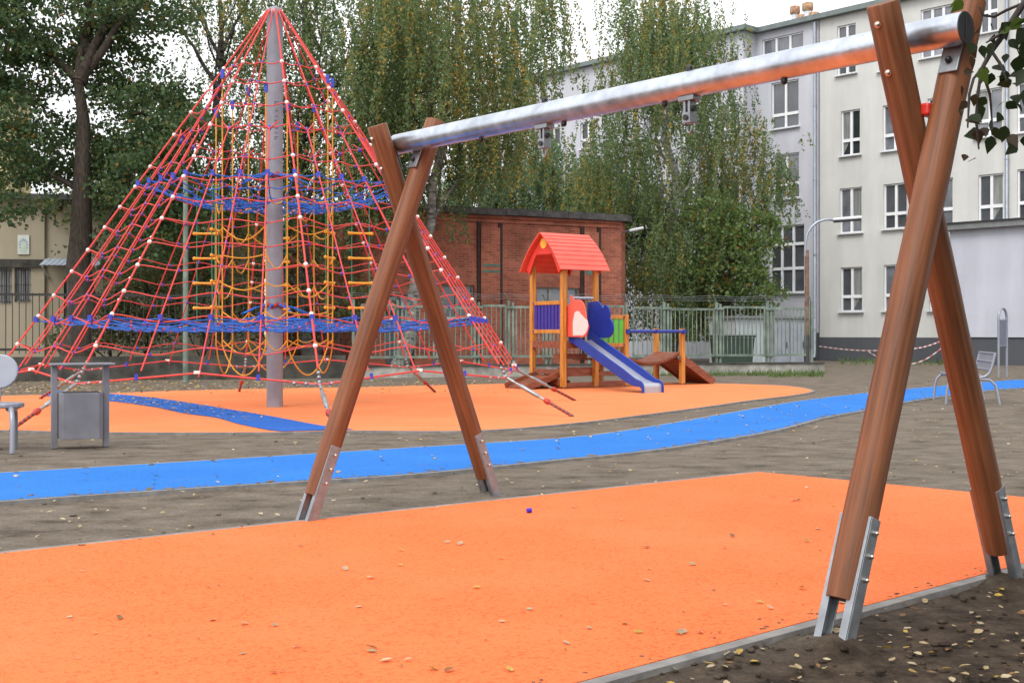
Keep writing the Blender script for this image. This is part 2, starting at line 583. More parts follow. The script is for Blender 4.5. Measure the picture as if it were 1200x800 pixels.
def tag(o, label=None, cat=None, group=None, kind=None):
    if label: o['label'] = label
    if cat: o['category'] = cat
    if group: o['group'] = group
    if kind: o['kind'] = kind
    return o


def thing(name, label, cat, loc=(0, 0, 0), rz=0, group=None):
    o = bpy.data.objects.new(name, None)
    o.empty_display_size = .2
    COL.objects.link(o)
    o.location = loc
    o.rotation_euler = (0, 0, rz)
    WL[o.name] = Vector(loc)
    return tag(o, label, cat, group)


# ------------------------------------------------------------------ leaves (many small faces through a crown's volume)
def leaf_object(name, P, size, mats, midx, parent, down=0.0, wide=.5, flat=None, kind=None):
    """P (N,3) world positions; size (N,) ; two-triangle folded leaves"""
    P = np.asarray(P, float)
    n = len(P)
    u = RNG.normal(size=(n, 3))
    u[:, 2] -= down
    if flat is not None:
        u[:, 2] *= flat
    u /= np.linalg.norm(u, axis=1)[:, None]
    w = RNG.normal(size=(n, 3))
    if flat is not None:
        w[:, 2] *= flat
    w -= u * np.sum(w * u, axis=1)[:, None]
    w /= np.linalg.norm(w, axis=1)[:, None]
    nn = np.cross(u, w)
    size = np.asarray(size)[:, None]
    off = np.array(WL.get(parent.name, Vector((0, 0, 0)))) if parent else np.zeros(3)
    base = P - off
    V = np.empty((n, 4, 3))
    V[:, 0] = base
    V[:, 1] = base + u * size * .45 + w * size * wide * .5 + nn * size * .1
    V[:, 2] = base + u * size
    V[:, 3] = base + u * size * .45 - w * size * wide * .5 + nn * size * .1
    me = bpy.data.meshes.new(name)
    me.vertices.add(n * 4)
    me.vertices.foreach_set('co', V.reshape(-1))
    me.loops.add(n * 4)
    me.loops.foreach_set('vertex_index', np.arange(n * 4, dtype=np.int32))
    me.polygons.add(n)
    me.polygons.foreach_set('loop_start', np.arange(0, n * 4, 4, dtype=np.int32))
    me.polygons.foreach_set('loop_total', np.full(n, 4, dtype=np.int32))
    for m in mats:
        me.materials.append(M[m])
    me.polygons.foreach_set('material_index', np.asarray(midx, dtype=np.int32))
    me.update(calc_edges=True)
    me.validate()
    o = bpy.data.objects.new(name, me)
    COL.objects.link(o)
    if parent:
        parent_to(o, parent)
    return o


def limb_path(a, b, sag=0.0, wob=.25, n=7, rnd=random):
    a, b = Vector(a), Vector(b)
    L = (b - a).length
    pts = []
    w1 = Vector((rnd.uniform(-1, 1), rnd.uniform(-1, 1), rnd.uniform(-.5, .5))) * wob
    for i in range(n):
        t = i / (n - 1)
        p = a.lerp(b, t) + w1 * math.sin(t * math.pi) * L * .2 + Vector((0, 0, -sag * t * t * L))
        p += Vector((rnd.uniform(-1, 1), rnd.uniform(-1, 1), 0)) * .02 * L * (0 < i < n - 1)
        pts.append(p)
    return pts


# ------------------------------------------------------------------ world, sun, camera
W = bpy.data.worlds.new('World')
scene.world = W
W.use_nodes = True
wn, wl = W.node_tree.nodes, W.node_tree.links
sky = wn.new('ShaderNodeTexSky')
sky.sky_type = 'NISHITA'
sky.sun_disc = False
SUN_EL, SUN_AZ = math.radians(52), math.radians(-150)     # azimuth measured from +Y clockwise: the light comes from behind, left
sky.sun_elevation = SUN_EL
sky.sun_rotation = SUN_AZ
sky.air_density = 1.0
sky.dust_density = 6.0
sky.ozone_density = .5
hs = wn.new('ShaderNodeHueSaturation')       # overcast: hardly any blue left in the sky
hs.inputs['Saturation'].default_value = .12
wl.new(sky.outputs[0], hs.inputs['Color'])
cloud = wn.new('ShaderNodeMixRGB')          # closed, even cloud cover over the clear-sky gradient
cloud.inputs['Fac'].default_value = .75
cloud.inputs['Color2'].default_value = (4.9, 4.95, 5.1, 1)
wl.new(hs.outputs[0], cloud.inputs['Color1'])
wl.new(cloud.outputs[0], wn['Background'].inputs['Color'])
wn['Background'].inputs['Strength'].default_value = .15
sl = bpy.data.lights.new('sun', 'SUN')
sl.energy = .6
sl.angle = math.radians(25)
sl.color = (1, .96, .9)
so = bpy.data.objects.new('sun', sl)
COL.objects.link(so)
sdir = Vector((math.sin(SUN_AZ) * math.cos(SUN_EL), math.cos(SUN_AZ) * math.cos(SUN_EL), math.sin(SUN_EL)))
so.rotation_euler = (-sdir).to_track_quat('-Z', 'Y').to_euler()
so.location = sdir * 30

cam = bpy.data.cameras.new('camera')
cam.sensor_width = 36
cam.lens = F / 1200 * 36
cam.shift_y = -(400 - HOR) / 1200
cam.clip_end = 900
cam.clip_start = .05
co = bpy.data.objects.new('camera', cam)
COL.objects.link(co)
co.location = (0, 0, CAMH)
co.rotation_euler = (math.radians(90), 0, 0)
scene.camera = co
scene.view_settings.view_transform = 'Standard'
scene.view_settings.look = 'None'
scene.view_settings.gamma = 1
scene.view_settings.use_curve_mapping = False
scene.view_settings.exposure = 1.15
scene.cycles.max_bounces = 8
scene.cycles.diffuse_bounces = 6
scene.cycles.transparent_max_bounces = 8
scene.cycles.use_denoising = True

# ------------------------------------------------------------------ swing layout
N1, N2, F1, F2 = gp(976, 757), gp(1180, 682), gp(358, 613), gp(577, 584)
near_mid, far_mid = (N1 + N2) / 2, (F1 + F2) / 2
U = (far_mid - near_mid).normalized()
Vv = Vector((-U.y, U.x, 0)) * -1                      # across, pointing away to the right

# ------------------------------------------------------------------ ground
def ground_z(x, y):
    p = Vector((x, y, 0))
    z = .010 * noise.noise(p * 1.3) + .008 * noise.noise(p * 4.0)
    if y < 14:
        z += (.008 * noise.noise(p * 11.0) + .006 * noise.noise(p * 24.0)) * (1 if y < .87 * x + 3.6 else .35)
    for q, r, h in ((N1, .12, .05), (N2, .12, .05), (F1, .12, .02), (F2, .16, .05)):
        d = math.hypot(x - q.x, y - q.y)
        if d < 3 * r:
            z += h * math.exp(-(d / r) ** 2) * (1 + .6 * noise.noise(p * 9))
    return z - .006


def lin(*segs):
    out = []
    for a, b, s in segs:
        out += list(np.arange(a, b, s))
    return out + [segs[-1][1]]


xs = lin((-400, -60, 34), (-60, -14, 2), (-14, -4, .35), (-4, 4.5, .07), (4.5, 14, .35), (14, 60, 2), (60, 400, 34))
ys = lin((-60, -4, 4), (-4, 2.2, .4), (2.2, 9.5, .07), (9.5, 15, .16), (15, 40, .5), (40, 80, 4), (80, 700, 62))
gv, gf = [], []
for y in ys:
    for x in xs:
        gv.append((x, y, ground_z(x, y)))
nx = len(xs)
for j in range(len(ys) - 1):
    for i in range(nx - 1):
        gf.append((j * nx + i, j * nx + i + 1, (j + 1) * nx + i + 1, (j + 1) * nx + i))
mb = MB()
mb.add(gv, gf, True)
tag(mb.build('ground', 'soil'), kind='structure')


def slab(name, pts, z0, z1, m):
    mb = MB()
    mb.prism([(p.x, p.y) for p in pts], (0, 0, z0), (1, 0, 0), (0, 1, 0), (0, 0, z1 - z0))
    return tag(mb.build(name, m), kind='structure')


def kerb(name, pts, w, z, closed=False, side=1):
    """edging ribbon along a polyline, set outside the surface"""
    mb = MB()
    n = len(pts)
    L, R = [], []
    for i, p in enumerate(pts):
        a = pts[i - 1] if (i > 0 or closed) else p
        b = pts[(i + 1) % n] if (i < n - 1 or closed) else p
        t = (b - a); t.z = 0; t.normalize()
        nn = Vector((-t.y, t.x, 0)) * side
        L.append(Vector((p.x, p.y, 0)) + nn * .003); R.append(Vector((p.x, p.y, 0)) + nn * (w + .003))
    for i in range(n if closed else n - 1):
        j = (i + 1) % n
        q = [L[i], L[j], R[j], R[i]]
        mb.add([v + Vector((0, 0, -.08)) for v in q] + [v + Vector((0, 0, z)) for v in q],
               [(0, 3, 2, 1), (4, 5, 6, 7), (0, 1, 5, 4), (1, 2, 6, 5), (2, 3, 7, 6), (3, 0, 4, 7)])
    return tag(mb.build(name, 'kerb'), kind='structure')


def smooth_line(pts, k=4):
    """Catmull-Rom through ground points"""
    out = []
    n = len(pts)
    for i in range(n - 1):
        p0, p1, p2, p3 = pts[max(0, i - 1)], pts[i], pts[i + 1], pts[min(n - 1, i + 2)]
        for s in range(k):
            t = s / k
            out.append(.5 * ((2 * p1) + (p2 - p0) * t + (2 * p0 - 5 * p1 + 4 * p2 - p3) * t * t + (3 * p1 - p0 - 3 * p2 + p3) * t ** 3))
    return out + [pts[-1]]


# swing surfacing
mc = gp(890, 556)
mA = mc + (gp(0, 653) - mc) * 2.1
mB = Vector((4.13, 7.11, 0))
c1, c2 = gp(1160, 675), gp(700, 800)
mC = c2 + (c2 - c1) * 2.2
slab('rubber_surface', [mA, mC, mB, mc], -.05, .022, 'orange')
kerb('edging', [mA, mc, mB, mC], .055, .020, side=1)

# blue path
up = smooth_line([gp(*p) for p in ((-160, 566), (0, 557), (150, 548), (300, 538.5), (480, 527), (660, 515.4), (750, 504), (875, 482), (945, 470), (1020, 461), (1072, 456), (1170, 447.5), (1200, 445.5), (1330, 440))])
lo = smooth_line([gp(*p) for p in ((-160, 601), (0, 590), (150, 579.5), (300, 569.4), (480, 558), (660, 540), (750, 531), (850, 516), (910, 505), (967, 490), (1017, 481), (1067, 471), (1117, 463.5), (1162, 458), (1200, 455.5), (1330, 449))])
mb = MB()
n = min(len(up), len(lo))
from math import floor
def resample(l, n):
    d = [0]
    for a, b in zip(l, l[1:]): d.append(d[-1] + (b - a).length)
    out = []
    for i in range(n):
        s = d[-1] * i / (n - 1)
        k = max(j for j in range(len(d)) if d[j] <= s + 1e-9)
        k = min(k, len(l) - 2)
        out.append(l[k].lerp(l[k + 1], (s - d[k]) / max(1e-9, d[k + 1] - d[k])))
    return out
up, lo = resample(up, 60), resample(lo, 60)
for i in range(59):
    q = [lo[i], lo[i + 1], up[i + 1], up[i]]
    mb.add([v + Vector((0, 0, .022)) for v in q], [(0, 1, 2, 3)])
tag(mb.build('path', 'blue'), kind='structure')
kerb('edging', lo, .05, .021, side=-1)
kerb('edging', up, .05, .021, side=1)

# big surfacing under net and play house
edge = [gp(*p) for p in ((-150, 505), (0, 505.5), (125, 508), (320, 508), (407, 506), (480, 506.5), (550, 506), (620, 502), (700, 494), (750, 487.5), (820, 478.5), (875, 470.5), (925, 464.5), (948, 460.5), (951, 458.5), (943, 456), (925, 453.5), (900, 452), (835, 450), (760, 449), (690, 449), (620, 450), (520, 452), (425, 454.5), (330, 456), (200, 459), (125, 462), (0, 465), (-150, 468))]
mid = smooth_line(edge[:22], 3) + edge[22:]
mat_pts = mid
slab('rubber_surface', mat_pts, -.05, .020, 'orange_far')
kerb('edging', mat_pts, .05, .019, closed=True, side=-1)
su = [gp(*p) for p in ((60, 459), (125, 462.5), (175, 467), (225, 474), (275, 482.5), (320, 490), (375, 500.5), (415, 505.5))]
sd = [gp(*p) for p in ((48, 465), (125, 471), (180, 478.5), (215, 486), (252, 491), (280, 499), (322, 507.5), (330, 507.7))]
su, sd = resample(smooth_line(su), 30), resample(smooth_line(sd), 30)
mb = MB()
for i in range(29):
    q = [sd[i], sd[i + 1], su[i + 1], su[i]]
    mb.add([v + Vector((0, 0, .026)) for v in q], [(0, 1, 2, 3)])
tag(mb.build('rubber_strip', 'blue_far'), kind='structure')

# ------------------------------------------------------------------ swing frame
base = (near_mid + far_mid) / 2
swing = thing('swing_frame', 'swing frame of four crossed wooden legs and a steel top tube, without seats', 'swing frame', base)
HX, HB, RL, RB = 1.95, 2.28, .063, .0625
LEG_OFF = .068


def leg(foot, mid, ztop, off):
    v0 = (foot - mid).dot(Vv)
    a = foot.copy()
    cross = mid + U * off - Vv * (.05 if (off > 0 and mid is near_mid) else 0) + Vector((0, 0, HX))        # the legs pass each other here, side by side
    top = a + (cross - a) * (ztop / HX)
    ax = (top - a).normalized()
    yy = (U - ax * U.dot(ax)).normalized()
    xx = yy.cross(ax)
    Mx = Matrix((xx, yy, ax)).transposed().to_4x4()
    Mx.translation = a
    L = (top - a).length
    mb = MB()
    rings = 20
    pts = [(0, 0, .17 + (L - .17) * i / rings) for i in range(rings + 1)]
    rr = [RL * (1 + .012 * math.sin(i * 1.7 + off * 40)) for i in range(rings + 1)]
    rr[0] *= .96
    pts = [(0, 0, .166)] + pts[0:1] + pts[1:-1] + [(0, 0, L - .006), (0, 0, L)]
    rr = [RL * .95] + rr[0:1] + rr[1:-1] + [RL, RL * .95]
    mb.tube(pts, rr, 28, False)
    mb.slot = 1
    for z, fl in ((.166, True), (L, False)):
        ring = [(RL * .95 * math.cos(2 * math.pi * i / 28), RL * .95 * math.sin(2 * math.pi * i / 28), z) for i in range(28)]
        mb.add(ring, [tuple(range(27, -1, -1)) if fl else tuple(range(28))])
    o = mb.build('leg', ['leg_wood', 'end_grain'], swing, matrix=Mx)
    for s in (-1, 1):
        sh = MB()
        y = s * (RL + .006)
        y = s * (RL - .001)
        sh.box((0, y, .160), (.052, .007, .62))
        sh.box((-.0300, y - s * .0130, .160), (.006, .030, .62))
        sh.box((.0300, y - s * .0130, .160), (.006, .030, .62))
        sh.slot = 1
        for z in (.25, .335, .42):
            sh.cyl((.006, y + s * .002, z), (.006, y + s * .014, z), .0105, 10)
            sh.ball((.006, y + s * .013, z), .0085, 8, 4)
        so_ = sh.build('foot_bracket', ['galv_dull', 'bolt'], o, world=False, bevel=.0012)
    # bolt heads near the top, facing the camera
    bt = MB()
    for z in (L - .07, L - .26):
        sx = 1 if off < 0 else -1
        bt.cyl((sx * (RL - .004), 0, z), (sx * (RL + .005), 0, z), .014, 12)
        bt.ball((sx * (RL + .003), 0, z), .012, 10, 5)
    bt.build('bolt', 'bolt', o, world=False)
    return o, Mx, L


legs = [leg(N1, near_mid, 2.43, -LEG_OFF), leg(N2, near_mid, 2.38, LEG_OFF), leg(F1, far_mid, 2.42, -LEG_OFF), leg(F2, far_mid, 2.38, LEG_OFF)]
bz = Vector((0, 0, HB))
b0 = near_mid + bz - U * .150
b1 = far_mid + bz + U * .09
mb = MB()
mb.tube([b0.lerp(b1, i / 10) for i in range(11)], RB, 32, False)
beam = mb.build('beam', 'galv', swing)
for a, s in ((b0, -1), (b1, 1)):
    mb = MB()
    mb.cyl(a - U * .004 * s, a + U * .004 * s, RB * .985, 32)
    mb.box(a + U * s * .006, (.004, .004, .09), Matrix((Vv, U, Vector((0, 0, 1)))).transposed())
    mb.build('end_cap', 'steel_dark', beam)
Rb = Matrix((Vv, U, Vector((0, 0, 1)))).transposed()
for mid, off in ((near_mid, -LEG_OFF), (near_mid, LEG_OFF), (far_mid, -LEG_OFF), (far_mid, LEG_OFF)):
    sgn = 1 if off < 0 else -1
    vleg = .76 * (HB / HX - 1) * sgn
    c = mid + bz + U * off * HB / HX - Vv * (.058 if (off > 0 and mid is near_mid) else 0)
    sl_ = (Vector((0, 0, 1)) + Vv * sgn * .39).normalized()
    nin = (-Vv * sgn + Vector((0, 0, .39))).normalized()
    e = c + Vv * vleg + nin * (RL + .005)
    br = MB()
    br.beam(e - sl_ * .20, e - sl_ * .045, .080, .009, up=nin)
    br.slot = 1
    br.cyl(e - sl_ * .15, e - sl_ * .15 + nin * .016, .014, 12)
    br.ball(e - sl_ * .15 + nin * .014, .013, 10, 5)
    br.build('beam_bracket', ['galv_dull', 'black_plastic'], swing, bevel=.002)
mb = MB()
mb.box(near_mid + Vector((0, 0, HX + .03)), (.105, .05, .05), Rb)
mb.build('spacer', 'red_plastic', swing, bevel=.01)


def beam_at(px):
    a = (px - 600) / F
    # point on the beam's line seen at column px
    d = b1 - b0
    t = (a * b0.y - b0.x) / (d.x - a * d.y)
    return b0 + d * t


for px in (638, 808):
    c = beam_at(px)
    hg = MB()
    hg.box(c - Vector((0, 0, RB + .006)), (.06, .095, .024), Rb)
    hg.box(c - Vector((0, 0, RB + .05)) + U * .014, (.045, .014, .085), Rb)
    hg.box(c - Vector((0, 0, RB + .05)) - U * .014, (.045, .014, .085), Rb)
    hg.box(c - Vector((0, 0, RB + .098)), (.052, .05, .05), Rb)
    hg.tube([c - Vector((0, 0, RB + .115)) + U * .014 * math.cos(a) - Vector((0, 0, .03 + .024 * math.sin(a))) for a in [math.pi * i / 8 for i in range(-1, 10)]], .006, 8)
    hg.slot = 1
    hg.cyl(c - Vector((0, 0, RB + .055)) - U * .034, c - Vector((0, 0, RB + .055)) + U * .034, .014, 12)
    hg.cyl(c - Vector((0, 0, RB + .098)) - Vv * .034, c - Vector((0, 0, RB + .098)) + Vv * .034, .014, 12)
    hg.cyl(c + Vector((0, 0, RB - .006)), c + Vector((0, 0, RB + .016)), .017, 14)
    hg.ball(c + Vector((0, 0, RB + .016)), .016, 10, 5)
    hg.build('swing_hanger', ['galv_dull', 'black_plastic'], beam, bevel=.002)
for px in (564, 661, 779, 919):
    c = beam_at(px) - Vector((0, 0, RB))
    nb = MB()
    nb.cyl(c + Vector((0, 0, .006)), c - Vector((0, 0, .012)), .015, 14)
    nb.ball(c - Vector((0, 0, .012)), .014, 10, 5)
    nb.build('bolt_cap', 'black_plastic', beam)

# ------------------------------------------------------------------ climbing net
NC = Vector((-278 / F * 17.5, 17.5, 0))
R0, ZB, ZT, RT, A0, NF = 3.8, .5, 5.82, .10, 19.0, 8
net = thing('climbing_net', 'tall red rope climbing pyramid around a grey mast with blue net floors', 'climbing net', NC)


def cdir(k):
    a = math.radians(A0 + k * 360 / NF)
    return Vector((math.sin(a), -math.cos(a), 0))


def cpt(k, s):
    return NC + cdir(k) * (RT + (R0 - RT) * s) + Vector((0, 0, ZT + (ZB - ZT) * s))


def fpt(k, t, s):
    return cpt(k, s).lerp(cpt(k + 1, s), t)


mb = MB()
mb.tube([NC + Vector((0, 0, z)) for z in (0, 2, 4, 5.78)], .118, 28, False)
mb.tube([NC + Vector((0, 0, 5.78)), NC + Vector((0, 0, 5.84)), NC + Vector((0, 0, 5.87))], [.118, .10, .05], 28, True)
mb.slot = 1
# illegible vertical lettering on the mast, letters as short strokes
Rm = random.Random(3)
for i, zz in enumerate((4.44, 4.34, 4.25, 4.17, 4.09, 4.01, 3.93)):
    ang = -math.pi / 2 + math.atan2(NC.x, NC.y) * -1 + .18
    d = Vector((math.cos(ang), math.sin(ang), 0))
    s = Vector((-d.y, d.x, 0))
    c = NC + d * .119 + Vector((0, 0, zz))
    for (x0, z0, x1, z1) in (((-.03, .02, .03, .02), (-.03, -.02, .0, .0)) if i % 3 == 0 else ((-.02, -.015, .02, -.015), (.012, -.02, .012, .02)) if i % 3 == 1 else ((-.02, 0, .02, 0),)):
        mb.beam(c + s * x0 + Vector((0, 0, z0)), c + s * x1 + Vector((0, 0, z1)), .004, .008, up=d.cross(s))
mast = mb.build('mast', ['pole_grey', 'steel_dark'], net)
for z in (3.40, 1.50):
    mb = MB()
    for k in range(16):
        a = 2 * math.pi * k / 16
        b = 2 * math.pi * (k + 1) / 16
        mb.tube([NC + Vector((.128 * math.cos(a), .128 * math.sin(a), z + .02 * math.sin(k * 2))), NC + Vector((.128 * math.cos(b), .128 * math.sin(b), z + .02 * math.sin(k * 2 + 2)))], .034, 6)
    mb.slot = 1
    for k in range(8):
        d = cdir(k + .5)
        mb.tube([NC + d * .14 + Vector((0, 0, z)), NC + d * .30 + Vector((0, 0, z - .03)), NC + d * .5 + Vector((0, 0, z - .12))], .011, 6)
        mb.ball(NC + d * .17 + Vector((0, 0, z)), .028)
    mb.build('mast_collar', ['sleeve_red', 'rope_blue'], mast)
LV = [.17, .23, .294, .357, .445, .5, .555, .61, .67, .727, .79, .844, .916, 1.0]
rnet = random.Random(5)
for k in range(NF):
    mr = MB()
    pts = [cpt(k, s) for s in np.linspace(0, .965, 22)]
    mr.tube(pts, .0135, 7)
    mr.slot = 1
    for s in LV[:-1]:
        if rnet.random() < .93:
            mr.ball(cpt(k, s), .030, 8, 6)
    rope = mr.build('main_rope', ['rope_red', 'clamp_white'], net)
    # anchor: shackles, turnbuckle, red and black screw sleeve down to the ground
    an = MB()
    c = cpt(k, 1.0)
    g = NC + cdir(k) * 4.75 + Vector((0, 0, .02))
    an.slot = 0
    d = (g - c).normalized()
    an.tube([c - d * .06, c + d * .12], .02, 8)
    for q in (-1, 1):
        an.tube([c + (cpt(k + q, 1.0) - c).normalized() * .12, c, c + d * .16], .013, 6)
        for w in (.16, .30):
            e = (cpt(k + q, 1.0) - c).normalized()
            an.ball(c + e * w + Vector((0, 0, .04 * w)), .026)
    for s in (.975, .985, .995):
        an.ball(cpt(k, s), .026)
    an.tube([c + d * .14, c + d * .62], [.017, .017], 10)
    an.tube([c + d * .20, c + d * .22, c + d * .50, c + d * .52], [.018, .028, .028, .018], 10)
    L = (g - c).length
    sv = MB()
    for i in range(14):
        t0 = .62 + (L - .62) * i / 14
        sv.slot = 0 if i % 2 == 0 else 1
        sv.tube([c + d * t0, c + d * (t0 + (L - .62) / 14)], .023 if i % 2 == 0 else .019, 8)
    sv.slot = 0
    sv.tube([c + d * .60, c + d * .63, c + d * .67, c + d * .69], [.025, .038, .038, .025], 10)
    ar = an.build('anchor_rod', 'galv_dull', net)
    sv.build('screw_sleeve', ['sleeve_red', 'steel_dark'], ar)
    # one face of the outer net
    fc = MB()
    fc.tube([fpt(k, .5, s) for s in np.linspace(0, .985, 24)], .0105, 6)
    for t in (.25, .75):
        fc.tube([fpt(k, t, s) for s in np.linspace(LV[3] + .012, .972, 20)], .0105, 6)
        y = fpt(k, t, LV[3] + .012)
        fc.tube([y, fpt(k, t + (.12 if t < .5 else -.12), LV[3] - .010)], .010, 5)
        fc.tube([y, fpt(k, t + (-.12 if t < .5 else .12), LV[3] - .010)], .010, 5)
    wob = [rnet.uniform(.8, 1.2) for _ in LV]
    for i, s in enumerate(LV):
        w = (cpt(k, s) - cpt(k + 1, s)).length
        dip = .030 * w * wob[i] + .008
        pts = []
        for j in range(25):
            t = j / 24
            p = fpt(k, t, s)
            if i < len(LV) - 1:
                p.z -= dip * (1 - math.cos(4 * math.pi * t)) / 2 * (1 if t < .5 else 1)
                p.z -= .3 * dip * math.sin(math.pi * t)
            else:
                p.z += .13 * (1 - abs(2 * t - 1))
            pts.append(p)
        fc.tube(pts, .0088 if i < len(LV) - 1 else .013, 6)
        if i < len(LV) - 1:
            fc.slot = 1
            for t in ((.5,) if i < 3 else (.25, .5, .75)):
                p = pts[int(round(t * 24))]
                r = .021 if i != 3 or t == .5 else .030
                fc.ball(p, r, 6, 4, (1, 1, 1.3))
            fc.slot = 0
        else:
            fc.slot = 1
            for t in (.25, .75):
                fc.box(pts[int(t * 24)] + Vector((0, 0, .015)), (.036, .036, .07))
            fc.slot = 2
            fc.box(pts[12] + Vector((0, 0, .01)), (.07, .036, .036))
            fc.slot = 0
    fc.build('net_panel', ['rope_red', 'clamp_blue', 'clamp_white'], net)

for (s_out, rin, zin, sag, nr) in ((.490, .22, 2.98, .14, 4), (.852, .22, 1.32, .16, 9)):
    fl = MB()
    outer = [fpt(k, t, s_out) for k in range(NF) for t in (0, .25, .5, .75)]
    inner = [NC + (p - NC).normalized() * 0 + Vector(((p - NC).x, (p - NC).y, 0)).normalized() * rin + Vector((0, 0, zin)) for p in outer]
    m_ = len(outer)

    def fpos(i, q):
        a, b = inner[i % m_], outer[i % m_]
        p = a.lerp(b, q)
        p.z -= sag * math.sin(math.pi * min(1, q)) + .02 * math.sin(i * 2.3 + q * 9)
        return p
    for i in range(m_):
        fl.tube([fpos(i, q) for q in np.linspace(0, 1, 8)], .0085, 5)
    for j in range(1, nr + 1):
        q = .12 + .86 * j / nr
        ring = []
        for i in range(m_ + 1):
            ring.append(fpos(i, q))
            if i < m_:
                mp_ = fpos(i, q).lerp(fpos(i + 1, q), .5)
                mp_ += (NC - Vector((mp_.x, mp_.y, 0))).normalized() * .03
                mp_.z -= .03
                ring.append(mp_)
        fl.tube(ring, .0085, 5)
        fl.slot = 1
        for i in range(m_):
            if (i + j) % 2 == 0:
                fl.ball(fpos(i, q), .020, 6, 4)
        fl.slot = 0
    fl.slot = 2
    for p in outer:
        fl.box(p, (.05, .05, .075))
    fl.build('net_floor', ['rope_blue', 'rope_red', 'clamp_blue'], net)

# yellow inner net
yn = MB()
RY = .84
ny = 10
azs = [math.radians(12 + 360 * i / ny + (9 if i % 2 else -7)) for i in range(ny)]
yp = lambda i, z, r=RY: NC + Vector((r * math.cos(azs[i % ny]), r * math.sin(azs[i % ny]), z))
for i in range(ny):
    yn.tube([yp(i, 4.72 - .25 * (i % 3)), yp(i, 3), yp(i, 1.3), yp(i, .92)], .0105, 6)
for i in range(0, ny, 2):
    a, b = yp(i, .92), yp(i + 1, .92)
    yn.tube([a.lerp(b, t) - Vector((0, 0, .42 * math.sin(math.pi * t) ** .8)) for t in np.linspace(0, 1, 12)], .0105, 6)
for j, z in enumerate((3.0, 2.6, 2.2, 1.8, 1.4, 1.0)):
    for i in range(ny):
        if (i * 5 + j) % 6 == 0:
            continue
        a, b = yp(i, z), yp(i + 1, z)
        yn.tube([a.lerp(b, t) - Vector((0, 0, (.05 + .05 * ((i * 3 + j) % 4)) * math.sin(math.pi * t))) for t in np.linspace(0, 1, 7)], .0095, 6)
yn.slot = 1
for i in range(ny):
    yn.box(yp(i, 4.72 - .25 * (i % 3)) + Vector((0, 0, .05)), (.045, .045, .13))
yn.build('inner_net', ['rope_yellow', 'clamp_blue'], net)

lad0 = None
for (dx, dy, rz, w) in ((-1.10, .35, .05, .30), (1.22, .30, .35, .31), (-.80, -.25, 1.45, .30), (.78, .15, 1.35, .30), (-.2, 1.2, .2, .3)):
    lo_ = NC + Vector((dx, dy, 1.25))
    if lad0 is None:
        lm = MB()
        for s in (-1, 1):
            lm.tube([(s * .13, 0, 0), (s * .135, .01, 1), (s * .13, 0, 2.05)], .0085, 6)
        ld = lm.build('rope_ladder', 'rope_green', net, world=False)
        ld.location = lo_ - NC
        ld.rotation_euler = (0, 0, rz)
        lad0 = ld
        for i in range(4):
            rm = MB()
            z = .22 + .37 * i
            rm.tube([(-.17, 0, z), (-.10, 0, z), (.10, 0, z), (.17, 0, z)], [.026, .017, .017, .026], 8)
            rm.ball((-.17, 0, z), .028)
            rm.ball((.17, 0, z), .028)
            rm.build('rung', 'rung', ld, world=False)
    else:
        c = lad0.copy(); COL.objects.link(c); c.parent = net
        c.location = lo_ - NC
        c.rotation_euler = (0, 0, rz)
        for ch in list(lad0.children):
            d = ch.copy(); COL.objects.link(d); d.parent = c

# ------------------------------------------------------------------ play tower with slide
PO = gp(660, 456.6)
PHI = math.radians(35)
tower = thing('play_tower', 'small wooden play tower with red curved roof, blue slide, plank bridge and ramp', 'play tower', PO, PHI)
SX, SY, PW = .80, 1.0, .095


def tb(name, m, fn, parent=tower, bevel=.004):
    mb = MB()
    fn(mb)
    return mb.build(name, m, parent, world=False, bevel=bevel)


def post(x, y, h, w=PW):
    mb = MB()
    mb.box((x, y, .05 + h / 2), (w, w, h - .1 + .1))
    mb.slot = 1
    mb.cyl((x, y, -.02), (x, y, .06), .022, 10)
    return mb.build('post', ['play_orange', 'galv_dull'], tower, world=False, bevel=.006)


for x, y in ((0, 0), (SX, 0), (0, SY), (SX, SY)):
    post(x, y, 2.38)
post(1.58, 0, 1.42); post(1.58, .80, 1.42)
post(3.12, 0, 1.14); post(3.12, .80, 1.14)
# roof: two arched slopes of lapped boards
ridge, eave, hw = 3.06, 2.32, .66
XR0, XR1 = -.20, 1.02


def prof(t):
    """t 0 ridge .. 1 eave -> (dy, z), bulging outward"""
    return hw * (t ** 1.12) * 1.0 + .05 * math.sin(math.pi * t), ridge + (eave - ridge) * t + .055 * math.sin(math.pi * t)


